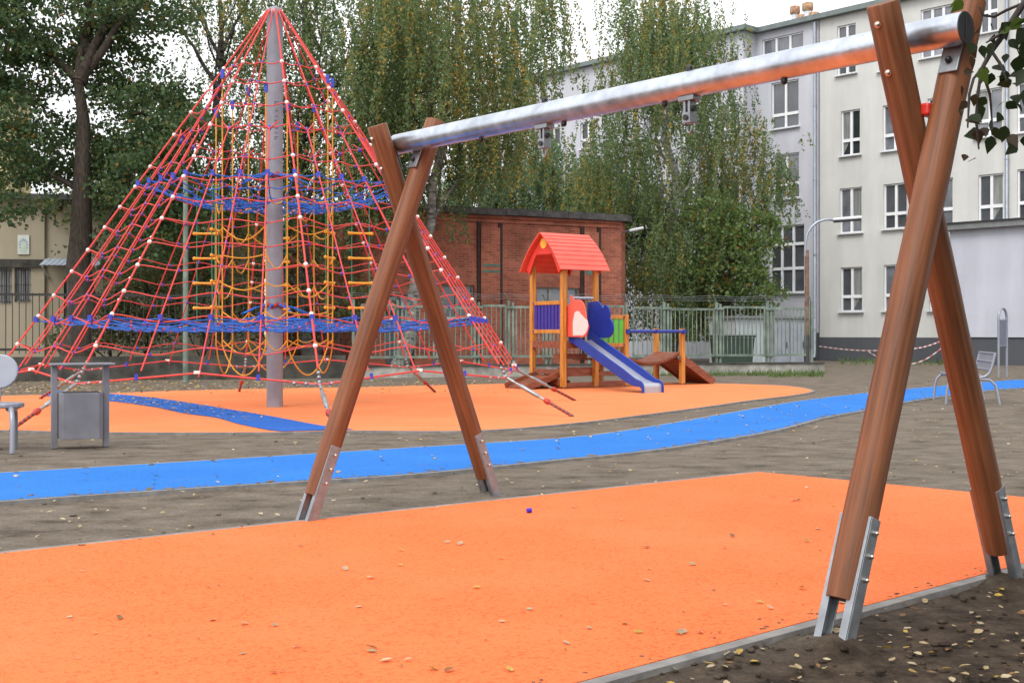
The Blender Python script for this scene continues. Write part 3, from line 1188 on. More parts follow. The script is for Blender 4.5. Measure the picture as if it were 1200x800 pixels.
for s in (-1, 1):
    mb = MB()
    nb_ = 9
    for i in range(nb_):
        y0, z0 = prof(i / nb_)
        y1, z1 = prof((i + 1) / nb_)
        a = Vector((0, SY / 2 + s * y0, z0)); b = Vector((0, SY / 2 + s * y1, z1))
        d = (b - a)
        nrm = Vector((0, -d.z * s, d.y * s)).normalized() if True else None
        if nrm.z < 0: nrm = -nrm
        b2 = b + d * .10 + nrm * .008
        for (P,) in ((0,),):
            q = [a + nrm * -.002, b2, b2 + nrm * .018, a + nrm * .016]
            mb.add([Vector((XR0, p.y, p.z)) for p in q] + [Vector((XR1, p.y, p.z)) for p in q],
                   [(0, 1, 2, 3), (7, 6, 5, 4), (0, 4, 5, 1), (1, 5, 6, 2), (2, 6, 7, 3), (3, 7, 4, 0)])
    mb.build('roof', 'play_red', tower, world=False)
for x in (-.10, .90):
    poly = [(-.56, 2.42)]
    poly = []
    for i in range(13):
        y, z = prof(i / 12 * .92)
        poly.append((y * .97, z - .03))
    full = [(-a, b) for a, b in reversed(poly)] + poly[1:]
    mb = MB()
    # arch board: band under the roof, open below
    innr = [(a * .80, b - .10) for a, b in full]
    for i in range(len(full) - 1):
        q = [full[i], full[i + 1], innr[i + 1], innr[i]]
        mb.prism(q, (x, SY / 2, 0), (0, 1, 0), (0, 0, 1), (.03, 0, 0))
    top = [p for p in innr if p[1] > 2.62]
    mb.prism(top, (x + .004, SY / 2, 0), (0, 1, 0), (0, 0, 1), (.02, 0, 0))
    gb = mb.build('gable_board', 'play_red_dark', tower, world=False)
    if x < 0:
        mb = MB()
        mb.cyl((x - .008, SY / 2, 2.86), (x + .003, SY / 2, 2.86), .105, 22)
        mb.build('sun_disc', 'play_yellow', gb, world=False)
# platform and lower boards
tb('platform', 'play_brown', lambda m: [m.box((SX / 2, .06 + .11 * i, .925), (SX - .02, .10, .035)) for i in range(9)] and [
    m.box((SX / 2, -.03, .87), (SX - .1, .04, .13)), m.box((SX / 2, SY + .03, .87), (SX - .1, .04, .13)),
    m.box((-.03, SY / 2, .87), (.04, SY - .1, .13)), m.box((SX + .03, SY / 2, .87), (.04, SY - .1, .13))])
for (x0, x1, y, z, w, h) in ((.05, .75, .30, .64, .20, .09), (.05, .75, .15, .34, .22, .17), (.05, .75, .02, .09, .05, .09), (.05, .75, .60, .26, .2, .05), (.05, .75, .85, .12, .2, .05)):
    tb('step_board', 'play_brown', lambda m: m.box(((x0 + x1) / 2, y, z), (x1 - x0, w, h)))
for (y0, y1, x, z, h) in ((.05, .95, 0, .34, .10), (.05, .95, -.02, .15, .13), (.05, .95, .02, .06, .05)):
    tb('step_board', 'play_brown', lambda m: m.box((x, (y0 + y1) / 2, z), (.06, y1 - y0, h)))


def ramp_small(m):
    m.beam((.02, .5, .26), (-.72, .5, .035), .72, .035)
    for y in (.13, .87):
        m.beam((.02, y, .30), (-.76, y, .06), .045, .12)


tb('entry_ramp', 'play_brown', ramp_small)


def rail_panel(name, a, b, zlo, zhi, colors, nb, gapc=None):
    """slatted guard between two posts"""
    a, b = Vector(a), Vector(b)
    d = (b - a)
    L = d.length
    d.normalize()
    o = MB()
    for z in (zlo, zhi):
        o.beam(a + Vector((0, 0, z)), b + Vector((0, 0, z)), .045, .075)
    p = o.build(name, 'play_orange', tower, world=False, bevel=.005)
    s = MB()
    w = L / nb
    for i in range(nb):
        c = a + d * (w * (i + .5))
        s.beam(c + Vector((0, 0, zlo + .0375)), c + Vector((0, 0, zhi - .0375)), w * .74, .018, up=Vector((-d.y, d.x, 0)))
    s.build('slat_board', colors, p, world=False)
    if gapc:
        s = MB()
        nn = Vector((-d.y, d.x, 0))
        s.beam((a + b) / 2 - nn * .022 + Vector((0, 0, zlo + .05)), (a + b) / 2 - nn * .022 + Vector((0, 0, zhi - .05)), L * .98, .010, up=nn)
        s.build('backing_board', gapc, p, world=False)
    s = MB()
    for q in (a, b):
        for z in (zlo, zhi):
            s.box(q + Vector((0, 0, z)), (.055, .055, .05))
    s.build('joint_cap', 'play_violet', p, world=False, bevel=.006)
    return p


rail_panel('guard_rail', (0, .05, 0), (0, .95, 0), 1.13, 1.69, 'play_violet', 8, 'play_red_dark')
rail_panel('guard_rail', (.85, 0, 0), (1.53, 0, 0), .86, 1.42, 'play_green', 5)
rail_panel('guard_rail', (.05, SY, 0), (.75, SY, 0), 1.13, 1.69, 'play_violet', 7)
# middle platform beside the tower
tb('low_platform', 'play_brown', lambda m: [m.box((1.19, .05 + .1 * i, .58), (.72, .092, .035)) for i in range(8)] and [
    m.box((1.19, -.02, .30), (.68, .035, .085)), m.box((1.19, -.02, .10), (.68, .035, .10)), m.box((1.19, .80, .30), (.68, .035, .09))])
# plank bridge
pl = MB()
npk = 17
for i in range(npk):
    t0, t1 = i / npk, (i + .86) / npk
    f = lambda t: (1.60 + 1.50 * t, .62 + .07 * t - .17 * math.sin(math.pi * t))
    (xa, za), (xb, zb_) = f(t0), f(t1)
    pl.beam((xa, .40, za), (xb, .40, zb_), .74, .035)
for y in (.06, .74):
    pl.tube([(1.60 + 1.50 * t, y, .58 + .07 * t - .17 * math.sin(math.pi * t)) for t in np.linspace(0, 1, 10)], .016, 8)
pl.build('plank_bridge', 'play_brown', tower, world=False)
tb('bridge_rail', 'play_blue', lambda m: [m.cyl((1.56, -.06, 1.13), (3.16, -.06, 1.13), .034, 12), m.box((1.58, -.06, 1.13), (.07, .07, .09)), m.box((3.12, -.06, 1.13), (.07, .07, .09)), m.box((2.35, -.06, 1.13), (.05, .075, .085))], bevel=0)


def ramp_big(m):
    m.beam((3.08, .40, .56), (3.98, .40, .035), .78, .035)
    for y in (-.01, .81):
        m.beam((3.06, y, .60), (4.02, y, .05), .05, .16)
    for i in range(6):
        t = (i + .6) / 6.5
        m.beam((3.08 + .9 * t, .03, .585 - .525 * t), (3.08 + .9 * t, .77, .585 - .525 * t), .04, .03)


tb('ramp', 'play_brown', ramp_big)
# slide
SLX0, SLX1 = .16, .60


def slide_z(y):
    """height of chute along -y"""
    d = -y
    if d < .12: return .96
    if d < 1.72:
        return .96 - (d - .12) * (.96 - .25) / 1.60
    return max(.19, .25 - (d - 1.72) * .25)


ysl = [0, -.06, -.12, -.2, -.6, -1.0, -1.4, -1.65, -1.72, -1.8, -1.95, -2.08]
ch = MB()
for i in range(len(ysl) - 1):
    y0, y1 = ysl[i], ysl[i + 1]
    ch.add([(SLX0, y0, slide_z(y0)), (SLX1, y0, slide_z(y0)), (SLX1, y1, slide_z(y1)), (SLX0, y1, slide_z(y1))], [(0, 1, 2, 3)], True)
yl, zl = ysl[-1], slide_z(ysl[-1])
lip = [(yl - .07 * math.sin(a), zl - .07 + .07 * math.cos(a)) for a in np.linspace(0, math.pi / 2, 7)] + [(yl - .07, .02)]
for i in range(len(lip) - 1):
    ch.add([(SLX0, lip[i][0], lip[i][1]), (SLX1, lip[i][0], lip[i][1]), (SLX1, lip[i + 1][0], lip[i + 1][1]), (SLX0, lip[i + 1][0], lip[i + 1][1])], [(0, 1, 2, 3)], True)
slide = ch.build('slide', 'chute', tower, world=False)
for x in (SLX0 - .03, SLX1):
    topl = [(y, slide_z(y) + (.15 if y > -1.7 else .15 - (-y - 1.7) * .26)) for y in ysl]
    arc = [(yl - .11 * math.sin(a), zl - .08 + .13 * math.cos(a)) for a in np.linspace(.15, math.pi / 2, 6)] + [(yl - .11, 0.0)]
    botl = [(yl - .05, 0.0), (yl - .05, .09)] + [(y, slide_z(y) - .06) for y in reversed(ysl)]
    mb = MB()
    mb.prism(topl + arc + botl, (x, 0, 0), (0, 1, 0), (0, 0, 1), (.03, 0, 0))
    mb.build('slide_side', 'play_blue', slide, world=False, bevel=.008)


def lobes(cs, n=9):
    """outline of a union of circles given in order: arcs (cy, cz, r, a0, a1) in degrees"""
    out = []
    for cy, cz, r, a0, a1 in cs:
        for a in np.linspace(math.radians(a0), math.radians(a1), n):
            out.append((cy + r * math.cos(a), cz + r * math.sin(a)))
    return out


# plain guard boards: red on the left with a pale rounded corner, blue cloud outline on the right (y decreases towards the slide's foot)
mb = MB()
red = [(.10, 1.03), (.10, 1.52), (.06, 1.58), (-.06, 1.64), (-.13, 1.70), (-.10, 1.83), (-.16, 1.80), (-.22, 1.73)] + \
      [(-.34 + .22 * math.cos(a), 1.50 + .24 * math.sin(a)) for a in np.linspace(math.radians(75), math.radians(178), 8)] + [(-.60, 1.36), (-.66, 1.22), (-.60, 1.06), (-.52, 1.02)]
mb.prism(red, (SLX0 - .075, 0, 0), (0, 1, 0), (0, 0, 1), (.03, 0, 0))
rb = mb.build('guard_board', 'play_red', slide, world=False)
mb = MB()
pale = [(-.20, 1.05), (-.20, 1.30)] + lobes([(-.34, 1.40, .12, 40, 150), (-.47, 1.24, .19, 150, 285)], 8)
mb.prism(pale, (SLX0 - .081, 0, 0), (0, 1, 0), (0, 0, 1), (.010, 0, 0))
mb.build('pale_panel', 'play_pale', rb, world=False)
mb = MB()
blue = [(.06, 1.0), (.06, 1.70)] + lobes([(-.20, 1.52, .20, 95, 170), (-.44, 1.46, .19, 100, 200), (-.53, 1.20, .20, 150, 250)], 8) + [(-.5, 1.0)]
mb.prism(blue, (SLX1 + .045, 0, 0), (0, 1, 0), (0, 0, 1), (.03, 0, 0))
mb.build('guard_board', 'play_blue', slide, world=False)
tb('grab_bar', 'chute', lambda m: m.cyl((SLX0 - .06, -.10, 1.78), (SLX1 + .06, -.10, 1.78), .025, 12), slide, 0)

# ------------------------------------------------------------------ litter bin
bc = gp(94, 524)
bin_ = thing('litter_bin', 'grey metal litter bin with flat roof between two flat uprights on the bare soil', 'litter bin', bc, math.radians(25))
tb('upright', 'bin_grey', lambda m: m.box((-.235, 0, .395), (.055, .09, .79)), bin_)
tb('upright', 'bin_grey', lambda m: m.box((.235, 0, .395), (.055, .09, .79)), bin_)
tb('roof_plate', 'bin_grey', lambda m: m.box((.015, 0, .800), (.58, .34, .020)), bin_, .006)


def bin_body(m):
    pr = [(-.20, -.10), (-.16, -.145), (.16, -.145), (.20, -.10), (.20, .10), (.16, .145), (-.16, .145), (-.20, .10)]
    m.prism(pr, (0, 0, .09), (1, 0, 0), (0, 1, 0), (0, 0, .44))


bb = tb('bin_body', 'bin_grey', bin_body, bin_, .004)
tb('bin_opening_dark', 'black_plastic', lambda m: m.box((0, 0, .533), (.33, .24, .006)), bb, 0)  # flat black sheet on the solid body paints the dark inside

# ------------------------------------------------------------------ benches
bo = gp(4, 530)
bench = thing('park_bench', 'grey metal bench with rounded backrest plate beside the litter bin', 'bench', bo, math.radians(4))


def stadium(x0, x1, r, c0, n=10):
    out = [(x1 - r + r * math.cos(a), c0 + r * math.sin(a)) for a in np.linspace(-math.pi / 2, math.pi / 2, n)]
    out += [(x0 + r + r * math.cos(a), c0 + r * math.sin(a)) for a in np.linspace(math.pi / 2, 3 * math.pi / 2, n)]
    return out


def seat_fn(m):
    m.prism(stadium(-1.45, .13, .17, .16), (0, 0, .405), (1, 0, 0), (0, 1, 0), (0, 0, .045))


tb('seat', 'anodised', seat_fn, bench, .012)


def back_fn(m):
    m.prism(stadium(-1.45, .01, .165, .0), (0, .36, .735), (1, 0, 0), (0, .18, .98), (0, .03, -.004))


tb('backrest', 'anodised', back_fn, bench, .01)
for x in (-1.3, 0.06):
    mb = MB()
    mb.tube([(x - .02, .30, .41), (x, .02, .395), (x + .03, -.04, .36), (x + .045, -.07, .28), (x + .05, -.09, 0)], .024, 12)
    mb.tube([(x - .22, .05, .395), (x - .22, .30, .41), (x - .22, .345, .50), (x - .22, .375, .70)], .022, 12)
    mb.tube([(x - .06, .12, .395), (x - .07, .34, .36), (x - .08, .38, .28), (x - .09, .40, 0)], .024, 12)
    mb.build('leg', 'anodised', bench, world=False)

ro = gp(1139, 474)
rb_ = thing('park_bench', 'pale tubular steel bench with perforated backrest beside the far blue path', 'bench', ro, math.radians(-12))
PRF = [(-.30, .42), (-.27, .44), (.10, .43), (.18, .44), (.24, .50), (.29, .62), (.345, .86)]
for y in (0, 1.35):
    mb = MB()
    mb.tube([(-.38, y, 0), (-.36, y, .24), (-.33, y, .35), (-.27, y, .415), (.10, y, .415), (.19, y, .43), (.25, y, .48), (.29, y, .58), (.34, y, .80)], .021, 10)
    mb.tube([(.05, y, .40), (.26, y, .38), (.34, y, .30), (.40, y, 0)], .021, 10)
    mb.build('leg_frame', 'anodised', rb_, world=False)


def perf(m, a, b, y0, y1):
    """perforated sheet between profile points a and b"""
    nyp = 14
    ax, az = a; bx, bz_ = b
    for i in range(nyp):
        ya = y0 + (y1 - y0) * i / nyp
        m.beam((ax, ya + .02, az), (bx, ya + .02, bz_), .062, .008, up=(az - bz_, 0, bx - ax))
    for t in (0, .5, 1):
        p = (ax + (bx - ax) * t, az + (bz_ - az) * t)
        m.tube([(p[0], y0, p[1]), (p[0], y1, p[1])], .016, 8)


tb('seat', 'anodised', lambda m: perf(m, (-.27, .445), (.14, .445), .03, 1.32), rb_, 0)
tb('backrest', 'anodised', lambda m: perf(m, (.265, .53), (.332, .785), .03, 1.32), rb_, 0)

# ------------------------------------------------------------------ notice stand
no = gp(1175, 442)
ns = thing('notice_stand', 'narrow grey notice stand with arched top by the pale blue wall', 'notice stand', no, math.radians(38))
mb = MB()
w = .19
mb.tube([(-w, 0, 0), (-w, 0, 1.45)] + [(-w * math.cos(a), 0, 1.45 + .26 * math.sin(a)) for a in np.linspace(.2, math.pi - .2, 9)] + [(w, 0, 1.45), (w, 0, 0)], .03, 10)
mb.cyl((-w, 0, .78), (w, 0, .78), .018, 8)
mb.cyl((-w, 0, 1.42), (w, 0, 1.42), .018, 8)
mb.build('frame', 'anodised', ns, world=False)
tb('panel', 'bin_grey', lambda m: m.box((0, 0, 1.10), (2 * w - .05, .02, .60)), ns, 0)

# ------------------------------------------------------------------ fences
FA, FB = gp(-150, 448), gp(951, 437)
FA = FA + (FA - FB) * .06
fd = (FB - FA).normalized()
fn_ = Vector((-fd.y, fd.x, 0))


def fence_pt(px):
    a = (px - 600) / F
    t = (a * FA.y - FA.x) / (fd.x - a * fd.y)
    return FA + fd * t


fl_ = fence_pt(-90)
fe = fence_pt(404)
df = thing('bar_fence', 'black vertical bar fence on a low dark wall behind the rope pyramid', 'fence', fl_)
mb = MB()
mb.beam(fl_ + Vector((0, 0, .24)), fe + Vector((0, 0, .24)), .3, .62)
mb.build('base_wall', 'concrete_dark', df)
step = 2.6
L = (fe - fl_).length
npn = int(L / step)
for i in range(npn):
    a = fl_ + fd * (L * i / npn)
    b = fl_ + fd * (L * (i + 1) / npn)
    mb = MB()
    mb.beam(a + Vector((0, 0, .55)), a + Vector((0, 0, 2.08)), .07, .07, up=fd)
    mb.build('post', 'fence_dark', df)
    mb = MB()
    for z in (.72, 1.98):
        mb.beam(a + Vector((0, 0, z)) - fn_ * .0, b + Vector((0, 0, z)), .035, .055)
    nbr = 22
    for j in range(1, nbr):
        p = a.lerp(b, j / nbr)
        mb.beam(p + Vector((0, 0, .62)) + fn_ * .02, p + Vector((0, 0, 2.02)) + fn_ * .02, .018, .018, up=fd)
    mb.build('bar_panel', 'fence_dark', df)

gs, ge = fence_pt(412), fence_pt(951)
gf_ = thing('bar_fence', 'pale green flaking bar fence with barbed wire on a whitish plinth', 'fence', gs)
mb = MB()
mb.beam(gs + Vector((0, 0, .10)), ge + Vector((0, 0, .10)) + fd * .3, .32, .34)
mb.slot = 1
mb.beam(gs + Vector((0, 0, .285)), ge + Vector((0, 0, .285)) + fd * .3, .40, .035)
mb.build('plinth', ['concrete', 'concrete_dark'], gf_)
px_posts = [414, 466, 512, 556, 596, 640, 690, 734, 778, 839.5, 899, 951]
for i, px in enumerate(px_posts):
    a = fence_pt(px)
    mb = MB()
    mb.beam(a + Vector((0, 0, .3)), a + Vector((0, 0, 1.92)), .065, .065, up=fd)
    if 0 < i < len(px_posts) - 1 and i != 7:
        mb.beam(a + fd * .11 + Vector((0, 0, .3)), a + fd * .11 + Vector((0, 0, 1.88)), .06, .06, up=fd)
        for z in (.5, 1.75):
            mb.beam(a - fd * .06 + Vector((0, 0, z)) - fn_ * .02, a + fd * .19 + Vector((0, 0, z)) - fn_ * .02, .1, .06)
    arm = -fd * .13 + Vector((0, 0, .20)) - fn_ * .1
    mb.tube([a + Vector((0, 0, 1.90)), a + Vector((0, 0, 1.90)) + arm], .02, 6)
    mb.build('post', 'fence_green', gf_)
    if i < len(px_posts) - 1:
        b = fence_pt(px_posts[i + 1])
        a2, b2 = a + fd * .20, b - fd * .08
        mb = MB()
        zt = 1.79 - .03 * (i % 3)
        for z in (.50, zt):
            mb.beam(a2 + Vector((0, 0, z)), b2 + Vector((0, 0, z)), .035, .06)
        for q in (a2, b2):
            mb.beam(q + Vector((0, 0, .45)), q + Vector((0, 0, zt)), .04, .04, up=fd)
        nbr = max(4, int((b2 - a2).length / .115))
        for j in range(1, nbr):
            p = a2.lerp(b2, j / nbr)
            mb.beam(p + Vector((0, 0, .48)), p + Vector((0, 0, zt)), .020, .020, up=fd)
        mb.build('bar_panel', 'fence_green', gf_)
mb = MB()
for q in (.35, .7, 1.0):
    pts = []
    for i, px in enumerate(px_posts):
        a = fence_pt(px) + Vector((0, 0, 1.90)) + (-fd * .13 + Vector((0, 0, .20)) - fn_ * .1) * q
        if pts:
            pts.append(pts[-1].lerp(a, .5) - Vector((0, 0, .05 * q)))
        pts.append(a)
    mb.tube(pts, .004, 4)
mb.build('barbed_wire', 'galv_dull', gf_)

sp = gp(217.5, 448)
mb = MB()
mb.tube([sp, sp + Vector((0, 0, 2.2)), sp + Vector((0, 0, 4.6))], [.062, .06, .055], 12)
tag(mb.build('steel_post', 'fence_green', loc=sp), 'thin tall grey-green steel post in front of the black fence, seen through the ropes', 'post')

# ------------------------------------------------------------------ street lamps
lb = gp(945.5, 437)
lamp = thing('street_lamp', 'street lamp with rusty post, grey curved arm and flat white head at the fence corner', 'street lamp', lb)
Zl = lb.y
zt = dp(945, 293, Zl).z
mb = MB()
mb.tube([lb, lb + Vector((0, 0, zt))], [.07, .055], 14)
mb.slot = 1
mb.tube([lb + Vector((0, 0, .28)), lb + Vector((0, 0, 1.05))], .074, 14)
mb.build('post', ['rust', 'steel_dark'], lamp)
mb = MB()
arm = [dp(943.5, 300, Zl), dp(943.8, 285, Zl), dp(946, 274, Zl), dp(951, 266, Zl), dp(958, 260, Zl), dp(967, 257.5, Zl), dp(978, 257, Zl)]
mb.tube(arm, .035, 10)
mb.build('arm', 'zinc_pipe', lamp)
mb = MB()
h0, h1 = dp(975, 257.5, Zl), dp(1009, 255, Zl)
mb.beam(h0, h1, .26, .07)
mb.slot = 1
mb.beam(h0 + Vector((.05, 0, -.055)), h1 + Vector((-.03, 0, -.055)), .20, .05)
mb.build('lamp_head', ['lamp_shell', 'steel_dark'], lamp, bevel=.03)

# ------------------------------------------------------------------ facades
def facade(mb, x0, x1, z0, z1, holes, y=0.0, rev=.2):
    """wall sheet in local x/z plane facing -y with window reveals"""
    X = sorted({x0, x1, *[h[0] for h in holes], *[h[1] for h in holes]})
    Zs = sorted({z0, z1, *[h[2] for h in holes], *[h[3] for h in holes]})
    X = [x for x in X if x0 <= x <= x1]
    Zs = [z for z in Zs if z0 <= z <= z1]
    for i in range(len(X) - 1):
        for j in range(len(Zs) - 1):
            cx, cz = (X[i] + X[i + 1]) / 2, (Zs[j] + Zs[j + 1]) / 2
            if any(h[0] < cx < h[1] and h[2] < cz < h[3] for h in holes):
                continue
            mb.add([(X[i], y, Zs[j]), (X[i + 1], y, Zs[j]), (X[i + 1], y, Zs[j + 1]), (X[i], y, Zs[j + 1])], [(0, 1, 2, 3)])
    for a, b, c, d in holes:
        P = [(a, c), (b, c), (b, d), (a, d)]
        for k in range(4):
            p, q = P[k], P[(k + 1) % 4]
            mb.add([(p[0], y, p[1]), (p[0], y + rev, p[1]), (q[0], y + rev, q[1]), (q[0], y, q[1])], [(0, 1, 2, 3)])


WINR = random.Random(12)


def window(parent, a, b, c, d, y, cols=2, rows=(.36,), m='pvc', sill=True, curtain=False, sash=.055):
    """framed window in hole; rows: fractions of height for cross bars"""
    t = .055
    yy = y + .10
    mb = MB()
    w, h = b - a, d - c
    mb.box((a + t / 2, yy, (c + d) / 2), (t, .06, h))
    mb.box((b - t / 2, yy, (c + d) / 2), (t, .06, h))
    mb.box(((a + b) / 2, yy, c + t / 2), (w - 2 * t, .06, t))
    mb.box(((a + b) / 2, yy, d - t / 2), (w - 2 * t, .06, t))
    for i in range(1, cols):
        mb.box((a + w * i / cols, yy - .004, (c + d) / 2), (.10, .06, h - 2 * t))
    for r in rows:
        mb.box(((a + b) / 2, yy - .008, c + h * r), (w - 2 * t, .058, .12))
    o = mb.build('window', m, parent, world=False)
    g = MB()
    g.add([(a + .02, yy + .02, c + .02), (b - .02, yy + .02, c + .02), (b - .02, yy + .02, d - .02), (a + .02, yy + .02, d - .02)], [(0, 1, 2, 3)])
    if curtain:
        g.slot = 1
        ka = a + w * random.choice((.06, .54))
        g.add([(ka, yy + .017, c + h * random.choice((.05, .4))), (ka + w * .4, yy + .017, c + h * .4), (ka + w * .4, yy + .017, d - .06), (ka, yy + .017, d - .06)], [(0, 1, 2, 3)])
    g.build('pane', [WINR.choice(('glass', 'glass_mid', 'glass_mid', 'glass_light', 'glass_light')), 'curtain'], o, world=False)
    if sill:
        s = MB()
        s.box(((a + b) / 2, y - .02, c - .025), (w + .16, .22, .05))
        s.build('sill', 'sill', o, world=False)
    return o


# school: local x runs along the facade to the right, -y faces the playground
SO = Vector((12.34, 48.0, 0))
SA = math.atan2(-.742, .671)
school = thing('school_building', 'four storey cream and grey rendered school building with white windows', 'building', SO, SA)


def sw(px, py, off=0.0):
    """photo pixel to facade coordinates (t, z); off = local y of the plane"""
    ox, oy = SO.x + .742 * off, SO.y + .671 * off
    a = (px - 600) / F
    t = (oy * a - ox) / (.671 + .742 * a)
    Z = oy - .742 * t
    return t, CAMH + (HOR - py) / F * Z


def sh(x0, x1, y0, y1, off=0.0):
    t0, z1 = sw(x0, y0, off)
    t1, _ = sw(x1, y0, off)
    tm = (x0 + x1) / 2
    z1 = sw(tm, y0, off)[1]
    z0 = sw(tm, y1, off)[1]
    return (t0, t1, z0, z1)


HS = sw(960, 23)[1]
TG = sw(886, 300)[0]       # inner corner
TE = 26.0
grey_w = [(sh(893, 941.5, 42, 87), 3, (.34,), 0), (sh(904, 936, 95, 150), 2, (.30,), 0), (sh(906, 936.5, 180, 233), 2, (.33,), 0), (sh(902, 942.5, 264, 343), 3, (.36, .72), 0)]
mb = MB()
facade(mb, TG, -.02, 0, HS, [g[0] for g in grey_w])
wall = mb.build('wall', 'greyblue', school, world=False)
wall['label'] = 'grey blue stair hall wall'
for h, c, r, cu in grey_w:
    window(school, *h, 0, c, r)
crm = []
for (x0, x1, y0, y1, c) in ((985, 1010.5, 313, 365, 2), (984, 1010, 220, 273, 2), (985.5, 1008, 129, 182, 2), (981, 1003, 29, 87, 2),
                            (1035.5, 1064, 310, 364, 2), (1035.5, 1063, 215, 268, 2), (1034.5, 1062, 122, 176, 2), (1030, 1056, 20, 82, 2),
                            (1089, 1117.5, 308, 363.5, 2), (1088.5, 1117, 209, 264, 2), (1087, 1115.5, 114, 170, 2), (1079, 1118, 8, 66, 3),
                            (1146.5, 1176, 204, 261, 2), (1143.5, 1175, 104, 160, 2), (1148, 1169.5, -34, 38, 2),
                            (1192, 1226, 197, 257, 2), (1192, 1228, 95, 154, 2), (1193, 1224, -20, 47, 2),
                            (1256, 1292, 190, 252, 2), (1256, 1292, 86, 146, 2)):
    crm.append((sh(x0, x1, y0, y1), c))
mb = MB()
facade(mb, .02, TE, .93, HS, [g[0] for g in crm])
wall = mb.build('wall', 'cream', school, world=False)
for i, (h, c) in enumerate(crm):
    window(school, *h, 0, c, (.34,), curtain=(i in (0, 1, 2, 12, 13)))
mb = MB()
mb.box((TE / 2, .06, .465), (TE, .16, .93))
mb.box((TG / 2, -.015, .55), (-TG - .04, .06, 1.1))
mb.build('plinth', 'plinth', school, world=False)
# projecting wing left of the inner corner
OFFW = -.87
wing = []
for x0, x1, y0, y1 in ((842, 866, 292, 343), (842, 866, 205, 250), (843, 866, 122, 165), (800, 824, 292, 338), (800, 824, 210, 252), (800, 824, 128, 170),
                       (755, 778, 290, 334), (755, 778, 216, 256), (755, 778, 136, 176), (680, 697, 290, 330), (680, 697, 143, 174), (680, 697, 214, 250), (640, 656, 220, 254), (640, 656, 150, 180)):
    wing.append(sh(x0, x1, y0, y1, OFFW))
TW0, TW1 = sw(560, 300, OFFW)[0], sw(871, 300, OFFW)[0]
mb = MB()
TWM = sw(646, 300, OFFW)[0]
facade(mb, TW0, TG, 0, HS, wing, OFFW)
mb.add([(TG, OFFW, 0), (TG, 0, 0), (TG, 0, HS), (TG, OFFW, HS)], [(0, 1, 2, 3)])
mb.add([(TW0, OFFW, 0), (TW0, 11, 0), (TW0, 11, HS), (TW0, OFFW, HS)], [(3, 2, 1, 0)])
mb.add([(TE, 0, 0), (TE, 11, 0), (TE, 11, HS), (TE, 0, HS)], [(0, 1, 2, 3)])
mb.add([(TW0, 11, 0), (TE, 11, 0), (TE, 11, HS), (TW0, 11, HS)], [(3, 2, 1, 0)])
wl_ = mb.build('wall', 'greyblue', school, world=False)
for h in wing:
    window(school, *h, OFFW, 2, (.34,))
# no rooms are built, their dark is put into the pane colour; roof slab and cornice
mb = MB()
mb.prism([(TW0, OFFW), (TG, OFFW), (TG, 0), (TE, 0), (TE, 11), (TW0, 11)], (0, 0, HS - .02), (1, 0, 0), (0, 1, 0), (0, 0, .14))
roof = mb.build('roof', 'roofing', school, world=False)
mb = MB()
prof_c = [(TW0 - .3, OFFW - .28), (TG + .28, OFFW - .28), (TG + .28, -.28), (TE + .3, -.28)]
inn = [(TW0 - .3, OFFW + .1), (TG - .1, OFFW + .1), (TG - .1, .1), (TE + .3, .1)]
for i in range(3):
    q = [prof_c[i], prof_c[i + 1], inn[i + 1], inn[i]]
    mb.prism(q, (0, 0, HS - .03), (1, 0, 0), (0, 1, 0), (0, 0, .20))
mb.build('cornice', 'cornice', school, world=False)
# clay chimney pots
for px, pt, r, ht in ((931.5, 8, .20, 1.0), (946.5, 4, .22, 1.05), (939.5, 18, .20, .6), (954, 15, .20, .6)):
    t, z = sw(px, pt, .9)
    z0 = HS + .1
    mb = MB()
    mb.slot = 1
    mb.cyl((t, .9, z0), (t, .9, z - .26), r * .66, 14)
    mb.slot = 0
    mb.tube([(t, .9, z - .32), (t, .9, z - .27), (t, .9, z - .05), (t, .9, z)], [r * .9, r * 1.08, r * 1.08, r * .95], 16)
    mb.build('chimney_pot', ['clay', 'lamp_shell'], school, world=False)
for px in (956.5, 1181.5):
    t, z = sw(px, 100)
    mb = MB()
    mb.tube([(t, -.10, HS - .1), (t, -.10, .3), (t + .05, -.22, .1)], .065, 10)
    for z in np.arange(1.2, HS - 1, 3.0):
        mb.tube([(t, -.10, z), (t, -.10, z + .06)], .08, 10)
    mb.build('downpipe', 'zinc_pipe', school, world=False)

# low annex in front of the school's right part
AOFF = -1.3
ta, za = sw(1113, 271, AOFF)
annex = thing('annex_building', 'low pale blue grey annex with flat roof and dark plinth in front of the school', 'building',
              SO + Vector((.671 * ta, -.742 * ta, 0)) + Vector((.742, .671, 0)) * AOFF, SA)
AL = 20.0
za = sw(1117, 270, AOFF)[1]
mb = MB()
mb.box((AL / 2, -AOFF / 2 - .004, (za + .95) / 2), (AL, -AOFF - .012, za - .95))
mb.build('wall', 'annex', annex, world=False)
mb = MB()
mb.box((AL / 2, -AOFF / 2 + .02, .475), (AL - .06, -AOFF - .07, .95))
mb.build('plinth', 'plinth', annex, world=False)
mb = MB()
mb.box((AL / 2 - .1, -AOFF / 2 - .13, za + .11), (AL + .3, -AOFF + .26, .22))
mb.slot = 1
mb.box((AL / 2 - .1, -AOFF / 2 - .15, za + .235), (AL + .4, -AOFF + .34, .04))
mb.build('roof', ['roofing', 'steel_dark'], annex, world=False)

# ------------------------------------------------------------------ brick building
BO = dp(532, 245, 37); BO.z = 0
BA = math.atan2(.445, .896)
brick = thing('brick_building', 'old single storey red brick building with dark roof coping behind the pale green fence', 'building', BO, BA)


